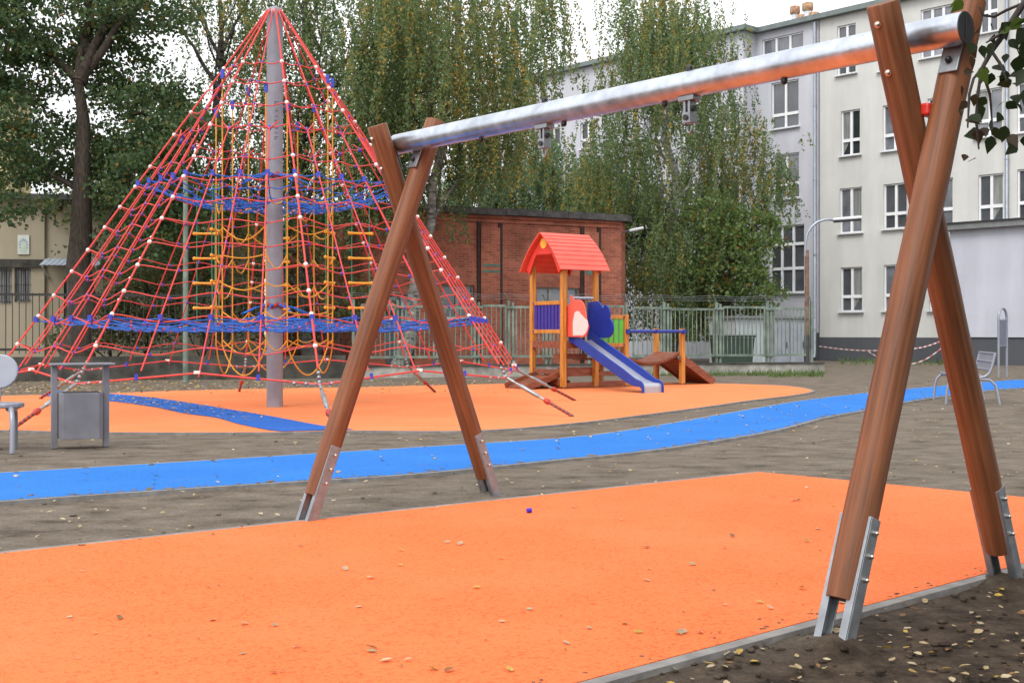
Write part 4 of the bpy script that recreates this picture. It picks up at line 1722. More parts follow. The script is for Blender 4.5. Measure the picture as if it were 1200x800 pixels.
def bw(px, py):
    a = (px - 600) / F
    cx, sx = math.cos(BA), math.sin(BA)
    t = (BO.y * a - BO.x) / (cx - sx * a)
    Z = BO.y + sx * t
    return t, CAMH + (HOR - py) / F * Z


HBk = 4.80
bx0, bx1 = bw(425, 300)[0], bw(728, 300)[0]


def bh(x0, x1, y0, y1):
    t0 = bw(x0, y0)[0]; t1 = bw(x1, y0)[0]
    xm = (x0 + x1) / 2
    return (t0, t1, bw(xm, y1)[1], bw(xm, y0)[1])


bwins = [(bh(629, 680, 337, 372), 3, ()), (bh(518, 556, 334, 372), 2, ())]
door = bh(452, 486, 345, 428)
mb = MB()
facade(mb, bx0, bx1, 0, HBk, [b[0] for b in bwins] + [door], 0, .25)
ch_ = [(bx1, 0), (bx1 + .42, .42), (bx1 + .42, 9), (bx0, 9), (bx0, 0)]
for i in range(4):
    (xa, ya), (xb, yb) = ch_[i], ch_[i + 1]
    mb.add([(xa, ya, 0), (xb, yb, 0), (xb, yb, HBk), (xa, ya, HBk)], [(0, 1, 2, 3)])
# shallow piers standing proud of the wall
for x0, x1 in ((562.5, 584.5), (683.5, 700)):
    t0, t1 = bw(x0, 300)[0], bw(x1, 300)[0]
    mb.box(((t0 + t1) / 2, -.05, 2.2), (t1 - t0, .092, 4.4))
mb.box(((bx0 + bx1) / 2, -.03, 4.62), (bx1 - bx0 - .1, .07, .10))
mb.box(((bx0 + bx1) / 2, -.045, 4.74), (bx1 - bx0 - .1, .10, .10))
mb.build('wall', 'brick', brick, world=False)
for (h, c, r) in bwins:
    window(brick, *h, .03, c, r, m='lintel')
window(brick, *door, .05, 2, (.75,), m='door_dark', sill=False)
mb = MB()
mb.prism([(bx0 - .2, -.26), (bx1 + .1, -.26), (bx1 + .62, .30), (bx1 + .62, 9.2), (bx0 - .2, 9.2)], (0, 0, HBk), (1, 0, 0), (0, 1, 0), (0, 0, .20))
mb.slot = 1
rp_ = random.Random(9)
x = bx0
while x < bx1 - .2:
    w = rp_.uniform(.9, 1.6)
    x2 = min(bx1, x + w)
    mb.box(((x + x2) / 2, -.272, HBk + .10 + rp_.uniform(-.015, .015)), (x2 - x - .02, .02, .21))
    x = x2
mb.build('roof', ['coping', 'coping'], brick, world=False)
for px in (561, 586, 682, 701.5):
    t = bw(px, 300)[0]
    mb = MB()
    mb.box((t, -.03, 2.42), (.13, .055, 4.75))  # flat dark upright strip beside each pier edge
    mb.build('downpipe', 'dark_strip', brick, world=False)
for (x0, x1, ya, yb) in ((564, 584.5, 309.5, 312.5), (564, 584.5, 316.5, 319.5), (684.5, 692, 317, 322)):
    a, b, c, d = bh(x0, x1, ya, yb)
    mb = MB()
    mb.box(((a + b) / 2, -.10, (c + d) / 2), (b - a, .006, d - c))
    mb.build('painted_stripe', 'teal_paint', brick, world=False)
tl, zl_ = bw(733.5, 272)
mb = MB()
mb.tube([(tl - .12, .1, zl_ - .05), (tl + .02, -.15, zl_ + .05)], .03, 8)
mb.slot = 1
mb.beam((tl + .02, -.15, zl_ + .03), (tl + .46, -.35, zl_ + .13), .22, .09)
mb.build('wall_lamp', ['zinc_pipe', 'lamp_shell'], brick, world=False, bevel=.03)

# pale shed and waste container behind the fence
shd = dp(862, 420, 37.5); shd.z = 0
she = dp(950, 420, 38.5); she.z = 0
sd_ = (she - shd).normalized()
shed = thing('metal_shed', 'pale grey sheet metal shed with double doors behind the right end of the green fence', 'shed', shd, math.atan2(sd_.y, sd_.x))
LS = (she - shd).length
tb('wall', 'shed', lambda m: [m.box((LS / 2, .8, .78), (LS, 1.6, 1.56))] + [m.box((.12 + i * .2, -.008, .78), (.03, .02, 1.54)) for i in range(int(LS / .2))], shed, 0)
tb('roof', 'roofing', lambda m: m.box((LS / 2, .78, 1.60), (LS + .15, 1.8, .07)), shed, 0)
for x in (LS * .60, LS * .60 + .62):
    o = tb('door', 'zinc_pipe', lambda m: m.box((x, -.03, .70), (.58, .03, 1.36)), shed, .004)
    tb('handle', 'steel_dark', lambda m: m.cyl((x + .18, -.06, .60), (x + .18, -.06, .82), .014, 8), o, 0)
wc = dp(858, 417, 36); wc.z = 0
cont = thing('waste_container', 'dark green waste container behind the green fence', 'container', wc, .25)
tb('body', 'container_green', lambda m: m.prism([(-.5, .15), (.5, .15), (.58, .95), (-.58, .95)], (0, -.35, 0), (1, 0, 0), (0, 0, 1), (0, .7, 0)), cont, .02)
tb('lid', 'container_green', lambda m: m.box((0, 0, 1.0), (1.22, .8, .08)), cont, .03)
for sx in (-.4, .4):
    for sy in (-.25, .25):
        tb('wheel', 'black_plastic', lambda m: m.cyl((sx - .02, sy, .07), (sx + .02, sy, .07), .07, 12), cont, 0)

# ------------------------------------------------------------------ house on the left
ZH = 36.0
HO = dp(52, 420, ZH); HO.z = 0
HA = math.radians(12)
house = thing('house', 'dingy beige rendered house with dark barred windows and a small porch roof at the left', 'house', HO, HA)


def hw_(px, py):
    a = (px - 600) / F
    cx, sx = math.cos(HA), math.sin(HA)
    t = (HO.y * a - HO.x) / (cx - sx * a)
    return t, CAMH + (HOR - py) / F * (HO.y + sx * t)


def hh(x0, x1, y0, y1):
    t0 = hw_(x0, y0)[0]; t1 = hw_(x1, y0)[0]; xm = (x0 + x1) / 2
    return (t0, t1, hw_(xm, y1)[1], hw_(xm, y0)[1])


HH = hw_(30, 234)[1]
hwin = [hh(-30, -12, 314, 356), hh(-6, 14, 314, 356), hh(17, 36, 313, 354)]
hx0, hx1 = hw_(-80, 300)[0], hw_(310, 300)[0]
hdoor = hh(74, 94, 325, 415)
mb = MB()
facade(mb, hx0, 0, 0, HH, hwin)
facade(mb, 0, hx1, 0, HH - .02, [hdoor], .12)
mb.add([(0, 0, 0), (0, .12, 0), (0, .12, HH), (0, 0, HH)], [(0, 1, 2, 3)])
mb.add([(hx0, 0, 0), (hx0, 7, 0), (hx0, 7, HH), (hx0, 0, HH)], [(3, 2, 1, 0)])
mb.add([(hx1, .12, 0), (hx1, 7, 0), (hx1, 7, HH), (hx1, .12, HH)], [(0, 1, 2, 3)])
mb.add([(hx0, 7, 0), (hx1, 7, 0), (hx1, 7, HH), (hx0, 7, HH)], [(3, 2, 1, 0)])
mb.build('wall', 'beige', house, world=False)
for h in hwin:
    o = window(house, *h, 0, 2, (), m='lintel', sill=False)
    g = MB()
    for i in range(1, 7):
        x = h[0] + (h[1] - h[0]) * i / 7
        g.cyl((x, -.03, h[2]), (x, -.03, h[3]), .010, 6)
    for z in (h[2] + .06, (h[2] + h[3]) / 2, h[3] - .08):
        g.cyl((h[0], -.032, z), (h[1], -.032, z), .010, 6)
    g.build('grille', 'fence_dark', o, world=False)
window(house, *hdoor, .14, 1, (), m='door_dark', sill=False)
a, b, c, d = hh(-80, 51, 303.5, 313)
tb('lintel_band', 'concrete_dark', lambda m: m.box(((a + b) / 2, -.045, (c + d) / 2), (b - a, .08, d - c)), house, 0)
tb('roof', 'coping', lambda m: m.box(((hx0 + hx1) / 2, 3.4, HH + .08), (hx1 - hx0 + .4, 7.4, .16)), house, 0)
a, b, c, d = hh(53, 121, 304, 317)


def awn(m):
    nn = 22
    for i in range(nn):
        x = a + (b - a) * (i + .5) / nn
        m.beam((x, .10, d + .02 + (.012 if i % 2 else 0)), (x, -1.0, c + .10 + (.012 if i % 2 else 0)), (b - a) / nn * 1.02, .012)


aw = tb('porch_roof', 'awning', awn, house, 0)
for x in (a + .08, b - .1):
    tb('porch_bracket', 'lamp_shell', lambda m: [m.beam((x, .1, c - .22), (x, -.95, c + .07), .045, .05), m.beam((x, -.98, c + .085), (x, .1, d - .02), .045, .05)], aw, 0)
# upper yellow storey, set back
u0, u1 = hw_(-80, 300)[0], hw_(-14, 300)[0]
mb = MB()
mb.box(((u0 + u1) / 2, 4.9, (HH + .2 + 9.2) / 2), (u1 - u0, 4.0, 9.2 - HH - .2))
mb.build('upper_wall', 'yellow_wall', house, world=False)
tb('upper_roof', 'coping', lambda m: m.box(((u0 + u1) / 2, 4.9, 9.28), (u1 - u0 + .5, 4.5, .14)), house, 0)
# faded board: an arch of lettering too small to read
a, b, c, d = hh(21, 34.5, 275.5, 298)
sg = tag(MB().build('wall_sign', 'sign_board'), 'small pale board with a faded blue arch of print on the beige house wall', 'sign')
bpy.data.objects.remove(sg)
wsn = HO + Vector((math.cos(HA) * (a + b) / 2, math.sin(HA) * (a + b) / 2, (c + d) / 2))
sg = thing('wall_sign', 'small pale board with a faded blue arch of print on the beige house wall', 'sign', wsn, HA)
hw2, hh2 = (b - a) / 2, (d - c) / 2
tb('board', 'sign_board', lambda m: m.box((0, -.022, 0), (hw2 * 2, .035, hh2 * 2)), sg, 0)


def arch(m):
    for i in range(9):
        t = i / 8
        an = math.radians(200 - 220 * t)
        p = Vector((hw2 * .66 * math.cos(an), -.0425, -hh2 * .1 + hh2 * .62 * math.sin(an)))
        m.box(p, (.045, .004, .06), Matrix.Rotation(-(an - math.pi / 2), 3, 'Y'))


tb('print', 'sign_blue', arch, sg, 0)
tb('print', 'sign_green', lambda m: [m.prism([(-.13, -.2), (.13, -.2), (.0, .16)], (0, -.041, 0), (1, 0, 0), (0, 0, 1), (0, -.003, 0)), m.box((0, -.0425, -hh2 * .72), (hw2 * 1.2, .004, .05))], sg, 0)

# ------------------------------------------------------------------ barrier tape and twigs by the school wall
mb = MB()


def tape(a, b, sag, n=30):
    for i in range(n):
        f = lambda t: a.lerp(b, t) - Vector((0, 0, sag * math.sin(math.pi * t)))
        mb.slot = i % 2
        mb.beam(f(i / n), f((i + 1) / n), .008, .038)


def dpg(px, py, Z): return dp(px, py, Z)


tape(dp(960, 405.5, 46.5), dp(1060, 409, 41), .1)
tape(dp(1060, 409, 41), dp(1106, 398, 40), .08, 16)
tape(dp(1018, 412, 43), dp(1046, 424, 40), .05, 10)
tape(dp(1046, 424, 40), dp(1110, 402, 38), .3, 16)
tag(mb.build('barrier_tape', ['tape_white', 'tape_red'], loc=dp(1020, 415, 43)), 'red and white barrier tape sagging in front of the dark school plinth', 'tape')
for i, (px, Z) in enumerate(((1060, 41), (1046, 40), (1108, 38.5))):
    p = dp(px, 415, Z); p.z = 0
    mb = MB()
    mb.tube([p, p + Vector((.01, 0, .62))], .018, 8)
    tag(mb.build('tape_stake', 'rust', loc=p), ('thin stake holding the barrier tape behind the near crossed swing legs', 'thin stake at the low end of the barrier tape by the school', 'thin stake holding the barrier tape beside the pale annex')[i], 'stake', 'stakes of the barrier tape')

cp = gp(620, 605)
mb = MB()
mb.tube([cp + Vector((-.014, 0, .036)), cp + Vector((.014, .008, .038))], .014, 14)
tag(mb.build('bottle_cap', 'cap_blue', loc=cp + Vector((0, 0, .022))), 'small blue violet plastic cap lying on the orange swing surface', 'cap')

# ------------------------------------------------------------------ trees
def pick(n, probs):
    return RNG.choice(len(probs), size=n, p=np.array(probs) / sum(probs))


def birch(name, label, base, H, r0, crown, nclus, strands, mats, probs, lean=(0, 0), per_m=36, size=.088, zmin=2.2, zmax=13, drop=(1.0, 3.2), limbs=14, bark='birch_bark', cat='tree', group=None, zright=None, down=1.3, yoff=0.0, extra_c=(), extra_l=()):
    """weeping birch. crown: list of (z, radius) envelope"""
    rnd = random.Random(hash(label) % 9999 if False else sum(map(ord, label)))
    base = Vector(base)
    t = thing(name, label, cat, base, 0, group)
    top = base + Vector((lean[0], lean[1], H))
    mb = MB()
    tp = limb_path(base - Vector((0, 0, .1)), top, 0, .15, 12, rnd)
    mb.tube(tp, [r0 * (1 - .88 * (i / 11)) * (1.25 if i == 0 else 1) for i in range(12)], 12)
    zz = [c[0] for c in crown]; rr = [c[1] for c in crown]
    P, MI = [], []
    centres = []
    for c in range(nclus):
        z = rnd.uniform(zz[0], zz[-1])
        R = np.interp(z, zz, rr)
        a = rnd.uniform(0, 2 * math.pi)
        rho = R * math.sqrt(rnd.uniform(.05, 1))
        f = min(1, z / H)
        ax = base + Vector((lean[0] * f, lean[1] * f, 0))
        centres.append(Vector((ax.x + rho * math.cos(a), ax.y + yoff + rho * math.sin(a), z)))
    centres += list(extra_c)
    for i in range(limbs):
        c = centres[i % len(centres)]
        zb = max(H * .22, c.z - rnd.uniform(1.0, 2.6) - .25 * (c - Vector((base.x, base.y, c.z))).length)
        k = min(10, max(1, int(zb / H * 11)))
        pth = limb_path(tp[k], c, 0, .5, 8, rnd)
        rs = r0 * (1 - .88 * k / 11) * .42
        mb.tube(pth, [rs * (1 - .85 * j / 7) for j in range(8)], 7)
    for pts, ra in extra_l:
        mb.tube(limb_path(pts[0], pts[1], 0, .25, 9, rnd), [ra * (1 - .75 * j / 8) for j in range(9)], 8)
    trunk = mb.build('trunk', bark, t)
    sizes = []
    for c in centres:
        w = rnd.uniform(.7, 1.3)
        yellow = rnd.random() < .10
        for s in range(int(strands * w * .72)):
            st = np.array(c) + RNG.normal(size=3) * np.array((.42, .42, .35))
            L = rnd.uniform(*drop)
            zm = zmin if zright is None or st[0] < base.x + 1.7 else zright + rnd.uniform(-.3, .5)
            if st[2] < zm + .2: continue
            L = min(L, max(.3, st[2] - zm))
            if c in extra_c: L = min(L, rnd.uniform(.6, 1.9))
            n = max(4, int(L * per_m))
            tt = np.sort(RNG.random(n))
            dr = RNG.normal(size=2) * .16
            ph = RNG.random(2) * 6
            x = st[0] + dr[0] * tt * L + .05 * np.sin(tt * 5 + ph[0]) + RNG.normal(size=n) * .032
            y = st[1] + dr[1] * tt * L + .05 * np.sin(tt * 5 + ph[1]) + RNG.normal(size=n) * .032
            z = st[2] - tt * L + .25 * np.sqrt(tt) * .5
            P.append(np.stack([x, y, z], 1))
            pr = list(probs)
            k_ = rnd.choices(range(4), probs)[0]
            pr[k_] += .9
            if yellow or rnd.random() < .05:
                pr = [.35, .35, .5, 1.6]
            MI.append(pick(n, pr))
    P = np.concatenate(P); MI = np.concatenate(MI)
    keep = (P[:, 2] < zmax) & (P[:, 2] > .3)
    P, MI = P[keep], MI[keep]
    sz = size * RNG.uniform(.7, 1.25, len(P))
    leaf_object('crown', P, sz, mats, MI, t, down=down, wide=.62)
    return t


def broad(name, label, base, H, r0, blobs, nspray, mats, probs, leaf=.11, per=34, lean=(0, 0), cat='tree', group=None, spray=.55, droop=.25, limbs=None, zmax=99, bark='bark'):
    """broad-leaved tree or shrub: leaf sprays through the volume of blobs (x, y, z, r) given relative to the base"""
    rnd = random.Random(sum(map(ord, label)))
    base = Vector(base)
    t = thing(name, label, cat, base, 0, group)
    mb = MB()
    top = base + Vector((lean[0], lean[1], H))
    tp = limb_path(base - Vector((0, 0, .1)), top, 0, .12, 10, rnd)
    mb.tube(tp, [r0 * (1 - .8 * i / 9) * (1.3 if i == 0 else 1) for i in range(10)], 12)
    P, MI = [], []
    vols = [b[3] ** 2.4 for b in blobs]
    cents = []
    for s in range(nspray):
        b = rnd.choices(blobs, vols)[0]
        d = Vector((rnd.gauss(0, 1), rnd.gauss(0, 1), rnd.gauss(0, 1))).normalized() * b[3] * rnd.uniform(.35, 1) ** .6
        d.z *= .8
        c = base + Vector(b[:3]) + d
        if c.z < .25 or c.z > zmax: continue
        out = Vector((d.x, d.y, 0))
        cents.append(c)
        n = int(per * rnd.uniform(.6, 1.4))
        ang = RNG.random(n) * 2 * math.pi
        rad = spray * np.sqrt(RNG.random(n)) * rnd.uniform(.6, 1.25)
        x = c.x + rad * np.cos(ang); y = c.y + rad * np.sin(ang)
        z = c.z + RNG.normal(size=n) * .09 - droop * rad ** 1.3 - .12 * rad * (np.cos(ang - math.atan2(out.y, out.x)))
        P.append(np.stack([x, y, z], 1))
        pr = list(probs)
        if rnd.random() < .12: pr[-1] *= 5
        MI.append(pick(n, pr))
    for b in (limbs if limbs is not None else blobs):
        c = base + Vector(b[:3])
        k = max(2, min(8, int(max(.2, (c.z - 1.2) / max(.5, H)) * 8)))
        pth = limb_path(tp[k], c, -.05, .5, 9, rnd)
        rs = (b[4] if len(b) > 4 else r0 * (1 - .8 * k / 9) * .5)
        mb.tube(pth, [rs * (1 - .8 * j / 8) for j in range(9)], 8)
    for c in rnd.sample(cents, min(len(cents), 40)):
        k = min(range(len(blobs)), key=lambda i: (base + Vector(blobs[i][:3]) - c).length)
        mb.tube(limb_path(base + Vector(blobs[k][:3]), c, 0, .4, 5, rnd), [.03, .024, .018, .012, .007], 5)
    mb.build('trunk', bark, t)
    P = np.concatenate(P); MI = np.concatenate(MI)
    leaf_object('crown', P, leaf * RNG.uniform(.65, 1.3, len(P)), mats, MI, t, down=.35, wide=.8)
    return t


def gx(px, Z): return Vector(((px - 600) / F * Z, Z, 0))


# big dark tree, left
b = gx(94, 30.5)
broad('broadleaf_tree', 'big dark green tree with thick forked trunk left of the rope pyramid', b, 8.4, .42,
      [(-2.9, -.6, 8.6, 2.0), (-1.9, -.9, 6.1, 1.4), (-.7, .9, 9.6, 1.8), (1.7, .2, 9.9, 1.5), (.5, 1.3, 5.4, 1.25), (1.7, .2, 5.0, 1.3), (-2.6, -.4, 10.4, 1.8), (-1.3, -.6, 4.6, .9), (1.5, .2, 3.5, 1.0), (-3.6, 0, 7.2, 1.4), (2.4, .4, 4.2, 1.0), (-3.4, -1.2, 5.6, .9), (2.6, .6, 6.2, 1.2), (-1.6, .2, 8.0, 1.4), (1.3, 1.0, 6.9, 1.5), (-1.2, 1.2, 6.0, 1.4), (.4, 1.2, 8.4, 1.2)],
      1250, ['maple1', 'maple2', 'maple3', 'ochre'], [.5, .36, .13, .012], .115, 46,
      limbs=[(1.3, .3, 11.2, 1, .15), (2.9, .4, 10.9, 1, .12), (-1.9, 0, 10.2, 1, .12), (.4, 0, 11.0, 1, .2), (-2.6, -.5, 6.8, 1, .07), (1.6, -.2, 5.3, 1, .06)])
broad('broadleaf_tree', 'olive green tree between the thick forked trunk and the straight birch trunk', gx(170, 37), 6.0, .16,
      [(0, 0, 6.2, 1.9), (-1.5, .2, 4.6, 1.6), (1.4, .1, 5.0, 1.6), (.3, 0, 3.4, 1.5), (.4, .2, 7.9, 1.2)], 420, ['maple2', 'maple3', 'birch2', 'ochre'], [.45, .35, .2, .06], .12, 36)
# birches behind the pyramid
birch('birch_tree', 'birch with straight dark speckled trunk directly behind the left side of the rope pyramid', gx(265, 33), 11.5, .23,
      [(4.5, 1.6), (6.5, 2.2), (9, 2.4), (12.5, 1.8)], 55, 15, ['birch1', 'birch2', 'birch3', 'birch_y'], [.5, .3, .1, .05], zmin=2.6, drop=(.8, 2.6), zmax=12.3, yoff=1.3, bark='birch_dark',
      extra_l=[((dp(258, 108, 33), dp(196, 8, 33.2)), .07), ((dp(258, 70, 33), dp(212, -14, 32.8)), .06), ((dp(262, 60, 33), dp(300, -20, 33.2)), .06)])
birch('birch_tree', 'birch with slanting limbs directly behind the grey mast of the rope pyramid', gx(372, 34), 12, .26,
      [(5.0, 2.0), (7, 2.6), (9.5, 2.8), (12.5, 2.2)], 62, 15, ['birch1', 'birch2', 'birch3', 'birch_y'], [.45, .32, .14, .07], zmin=2.9, drop=(1, 3), zmax=12.3, limbs=20, yoff=.9, bark='birch_dark',
      extra_l=[((dp(377, 90, 34), dp(480, 12, 33.4)), .09), ((dp(377, 120, 34), dp(470, 32, 33)), .075), ((dp(378, 175, 34), dp(500, 82, 33)), .06), ((dp(376, 60, 34), dp(345, -30, 34.5)), .07)])
birch('birch_tree', 'weeping birch hanging over the left end of the brick building roof', gx(462, 33.5), 12, .20,
      [(6.8, 2.2), (8.5, 3.1), (10.5, 3.3), (12.5, 2.8)], 105, 16, ['birch1', 'birch2', 'birch3', 'birch_y'], [.34, .36, .2, .08], lean=(1.9, 0), zright=5.0, zmin=3.6, drop=(1.6, 3.9), zmax=12.3, limbs=18)
birch('birch_tree', 'large weeping birch in front of the grey school wing, right of the brick building', gx(783, 44), 13.2, .27,
      [(2.5, 2.6), (4.5, 3.4), (7.5, 3.7), (9.5, 3.0), (11.5, 2.5), (13.9, 2.0)], 138, 18, ['birch1', 'birch2', 'birch3', 'birch_y'], [.30, .38, .24, .05], lean=(.3, 0), zmin=.7, drop=(1.2, 3.6), zmax=14.8, limbs=22, size=.098, extra_c=[dp(918, 186, 43), dp(910, 200, 43), dp(902, 225, 43), dp(914, 215, 43), dp(900, 205, 43.3), dp(890, 170, 43), dp(880, 140, 43)])
# smaller broadleaf at the right of that birch
broad('broadleaf_tree', 'small green maple at the right edge of the large weeping birch', gx(852, 42), 4.0, .14,
      [(0, 0, 3.6, 1.5), (.9, 0, 4.8, 1.1), (-.6, 0, 5.3, 1.2), (.9, -.2, 2.6, 1.0)], 260, ['lime1', 'lime2', 'maple2', 'ochre'], [.5, .3, .2, .04], .13, 32)
# bushy trees behind the brick building
for i, (px, Z, h, r, lab) in enumerate(((560, 47, 8.3, 1.9, 'round pale green tree above the left half of the brick roof'),
                                        (628, 48, 8.9, 2.1, 'round bushy green tree above the middle of the brick roof'),
                                        (700, 47, 8.0, 1.9, 'round bushy green tree above the right end of the brick roof'))):
    birch('broadleaf_tree', lab, gx(px, Z), h - .6, .15, [(3.6, r * .9), (h * .62, r * 1.15), (h * .85, r * .8), (h, r * .3)], 62, 20, ['willow1', 'willow2', 'lime1', 'birch_y'], [.42, .42, .14, .025],
          zmin=2.6, drop=(.5, 1.7), zmax=20, limbs=8, size=.10, group='bushy trees behind the brick building', bark='bark')
# undergrowth behind the black fence
for i, (px, Z, r, h, lab) in enumerate(((175, 33.5, 1.3, 3.6, 'dark shrub right of the thick trunk behind the black fence'),
                                        (238, 33, 1.2, 3.4, 'dark shrub behind the thin steel post and the black fence'),
                                        (318, 34.5, 1.3, 3.7, 'dark olive shrub behind the mast and the black fence'),
                                        (395, 34, 1.2, 3.6, 'dark shrub at the left end of the brick building'),
                                        (130, 32.5, .9, 2.4, 'low dark shrub at the foot of the thick trunk'))):
    broad('shrub', lab, gx(px, Z), h * .6, .07, [(0, 0, h * .62, r), (-.8, 0, h * .45, r * .75), (.8, 0, h * .5, r * .75), (.1, 0, h * .9, r * .7)], 95,
          ['shrub1', 'shrub2', 'shrub3', 'ochre'], [.5, .35, .12, .03], .10, 30, cat='shrub', group='shrubs behind the black fence')

# near branch of a small tree standing right of the frame
tb_ = Vector((2.75, 3.15, 0))
nt = thing('young_tree', 'dark branch with heart shaped leaves of a young tree hanging in at the top right', 'tree', tb_)
rn = random.Random(21)
mb = MB()
trk = [tb_ + Vector(p) for p in ((0, 0, -.1), (.03, 0, .8), (-.05, .05, 1.7), (.05, 0, 2.6), (.1, -.1, 3.6))]
mb.tube(trk, [.12, .10, .085, .06, .03], 12)
B = [dp(1275, -35, 3.1), dp(1225, -20, 3.1), dp(1197, 8, 3.1), dp(1180, 35, 3.08), dp(1162, 60, 3.05), dp(1150, 82, 3.02), dp(1141, 92, 3.0)]
mb.tube([trk[3]] + B, [.026, .015, .012, .009, .008, .007, .005, .003], 8)
twigs = [[dp(1197, 5, 3.1), dp(1180, 12, 3.12), dp(1165, 20, 3.15), dp(1152, 18, 3.15), dp(1147, 8, 3.16)],
         [dp(1180, 35, 3.08), dp(1170, 42, 3.05), dp(1156, 50, 3.0)],
         [dp(1150, 82, 3.02), dp(1146, 110, 3.0), dp(1144, 140, 2.98), dp(1147, 175, 2.97)],
         [dp(1162, 60, 3.05), dp(1172, 75, 3.02), dp(1180, 95, 3.0)],
         [dp(1150, 82, 3.02), dp(1160, 110, 3.05), dp(1163, 150, 3.05)],
         [dp(1141, 92, 3.0), dp(1136, 110, 2.98), dp(1134, 150, 2.97)],
         [dp(1225, -20, 3.1), dp(1214, 30, 3.05), dp(1205, 70, 3.0)]]
for tw in twigs:
    mb.tube(tw, [.004] * (len(tw) - 1) + [.002], 6)
crown_c = []
for i in range(26):           # the rest of its crown, above and to the right of the frame
    a = rn.uniform(0, 2 * math.pi); R = rn.uniform(.2, 1.0)
    crown_c.append(tb_ + Vector((.4 + R * math.cos(a) * 1.2, -.9 + R * math.sin(a) * 1.5, rn.uniform(3.1, 4.6))))
for c in crown_c[:12]:
    mb.tube(limb_path(trk[3 if c.z < 3.6 else 4], c, 0, .4, 6, rn), [.016, .013, .01, .008, .006, .004], 6)
mb.build('trunk', 'twig', nt)
LEAF = [(0, 0), (.15, .24), (.38, .37), (.68, .22), (1.05, 0), (.68, -.22), (.38, -.37), (.15, -.24)]
lm = MB()


def leaf_at(p, size, slot, droop=.7, yaw=None):
    d = Vector((rn.gauss(0, .6), rn.gauss(0, .6), -droop + rn.gauss(0, .35))).normalized()
    n_ = Vector((rn.gauss(0, .6), -1 + rn.gauss(0, .6), rn.gauss(0, .6)))
    n_ = (n_ - d * n_.dot(d)).normalized()
    w = d.cross(n_)
    lm.slot = slot
    curl = rn.uniform(-.2, .3)
    pts = [p + d * (x * size) + w * (y * size) + n_ * (size * (.22 * abs(y) - curl * x * x)) for x, y in LEAF]
    mid_ = [p + d * (x * size) + n_ * (-size * curl * x * x) for x in (.18, .42, .70)]
    lm.add(pts + mid_, [(0, 1, 8), (1, 2, 9, 8), (2, 3, 10, 9), (3, 4, 10), (4, 5, 10), (5, 6, 9, 10), (6, 7, 8, 9), (7, 0, 8)], True)


for (px, py, sz, sl_) in ((1124, 3, .062, 1), (1131, 8, .05, 1), (1150, 90, .055, 1), (1156, 84, .055, 1), (1165, 88, .06, 0), (1137, 56, .05, 2), (1143, 62, .05, 0), (1152, 60, .045, 0), (1170, 55, .05, 0),
                          (1136, 142, .055, 0), (1130, 148, .05, 2), (1150, 160, .06, 0), (1144, 158, .055, 2), (1160, 165, .06, 0), (1166, 150, .05, 0), (1175, 155, .055, 0), (1180, 92, .05, 0), (1184, 100, .055, 0),
                          (1172, 100, .05, 0), (1192, 118, .06, 0), (1185, 60, .06, 0), (1193, 75, .07, 0), (1198, 60, .07, 0), (1196, 30, .06, 1), (1200, 40, .07, 0), (1204, 88, .07, 0), (1190, 130, .05, 0), (1150, 130, .05, 0), (1155, 120, .045, 0),
                          (1168, 128, .05, 0), (1134, 190, .035, 2), (1141, 116, .04, 2), (1134, 125, .04, 2), (1129, 105, .035, 2), (1147, 40, .035, 2), (1140, 30, .04, 2), (1133, 75, .045, 2), (1128, 90, .035, 2), (1178, 170, .05, 0), (1205, 110, .07, 0), (1186, 40, .04, 1), (1208, 20, .07, 0), (1148, 195, .035, 2), (1158, 35, .035, 0), (1125, 135, .03, 2), (1210, 60, .07, 1)):
    leaf_at(dp(px + rn.uniform(-4, 4), py - 8 + rn.uniform(-4, 4), 3.02 + rn.uniform(-.08, .1)), sz * .78, sl_)
for i in range(26):
    leaf_at(dp(rn.uniform(1146, 1215), rn.uniform(20, 172), 3.05 + rn.uniform(-.1, .12)), rn.uniform(.028, .046), rn.choice((0, 0, 2, 0)))
for c in crown_c:
    for i in range(42):
        leaf_at(c + Vector((rn.gauss(0, .28), rn.gauss(0, .28), rn.gauss(0, .18))), rn.uniform(.05, .075), rn.choice((0, 0, 0, 1)))
lm.build('crown', ['near1', 'near2', 'near3'], nt)
P = []
for (bx_, by_, bz_, br_) in ((4.9, 4.6, 4.3, 1.7), (4.4, 2.4, 3.6, 1.6), (2.6, .8, 4.4, 1.5), (5.6, 3.4, 2.4, 1.4), (3.4, -1.0, 4.2, 1.8), (1.2, -.6, 4.4, 1.3), (5.0, 6.2, 4.0, 1.3), (3.7, 5.2, 3.0, 1.2), (3.1, 3.7, 2.6, 1.0), (3.6, 2.6, 2.0, 1.0)):
    for i in range(95):
        d = Vector((rn.gauss(0, 1), rn.gauss(0, 1), rn.gauss(0, 1))).normalized() * br_ * rn.random() ** .5
        c = Vector((bx_, by_, bz_)) + d
        q = RNG.normal(size=(22, 3)) * np.array((.26, .26, .10)) + np.array(c)
        if c.z > .8:
            P.append(q)
P = np.concatenate(P)
ok = (np.abs(P[:, 0]) > .50 * np.maximum(P[:, 1], .1) + .05) | (P[:, 2] > 1.35 + .34 * np.maximum(P[:, 1], 0))
P = P[ok]
leaf_object('shade_crown', P, RNG.uniform(.07, .12, len(P)), ['near1', 'near2'], pick(len(P), [.7, .3]), nt, down=.4, wide=.8)  # foliage out of frame, enlarged and thickened to shade the near legs

# ------------------------------------------------------------------ fallen leaves and grass
FL_P, FL_S, FL_M = [], [], []


def scatter(n, fn, s0, s1, probs):
    for i in range(n):
        p = fn()
        FL_P.append(p); FL_S.append(random.uniform(s0, s1)); FL_M.append(random.choices(range(4), probs)[0])


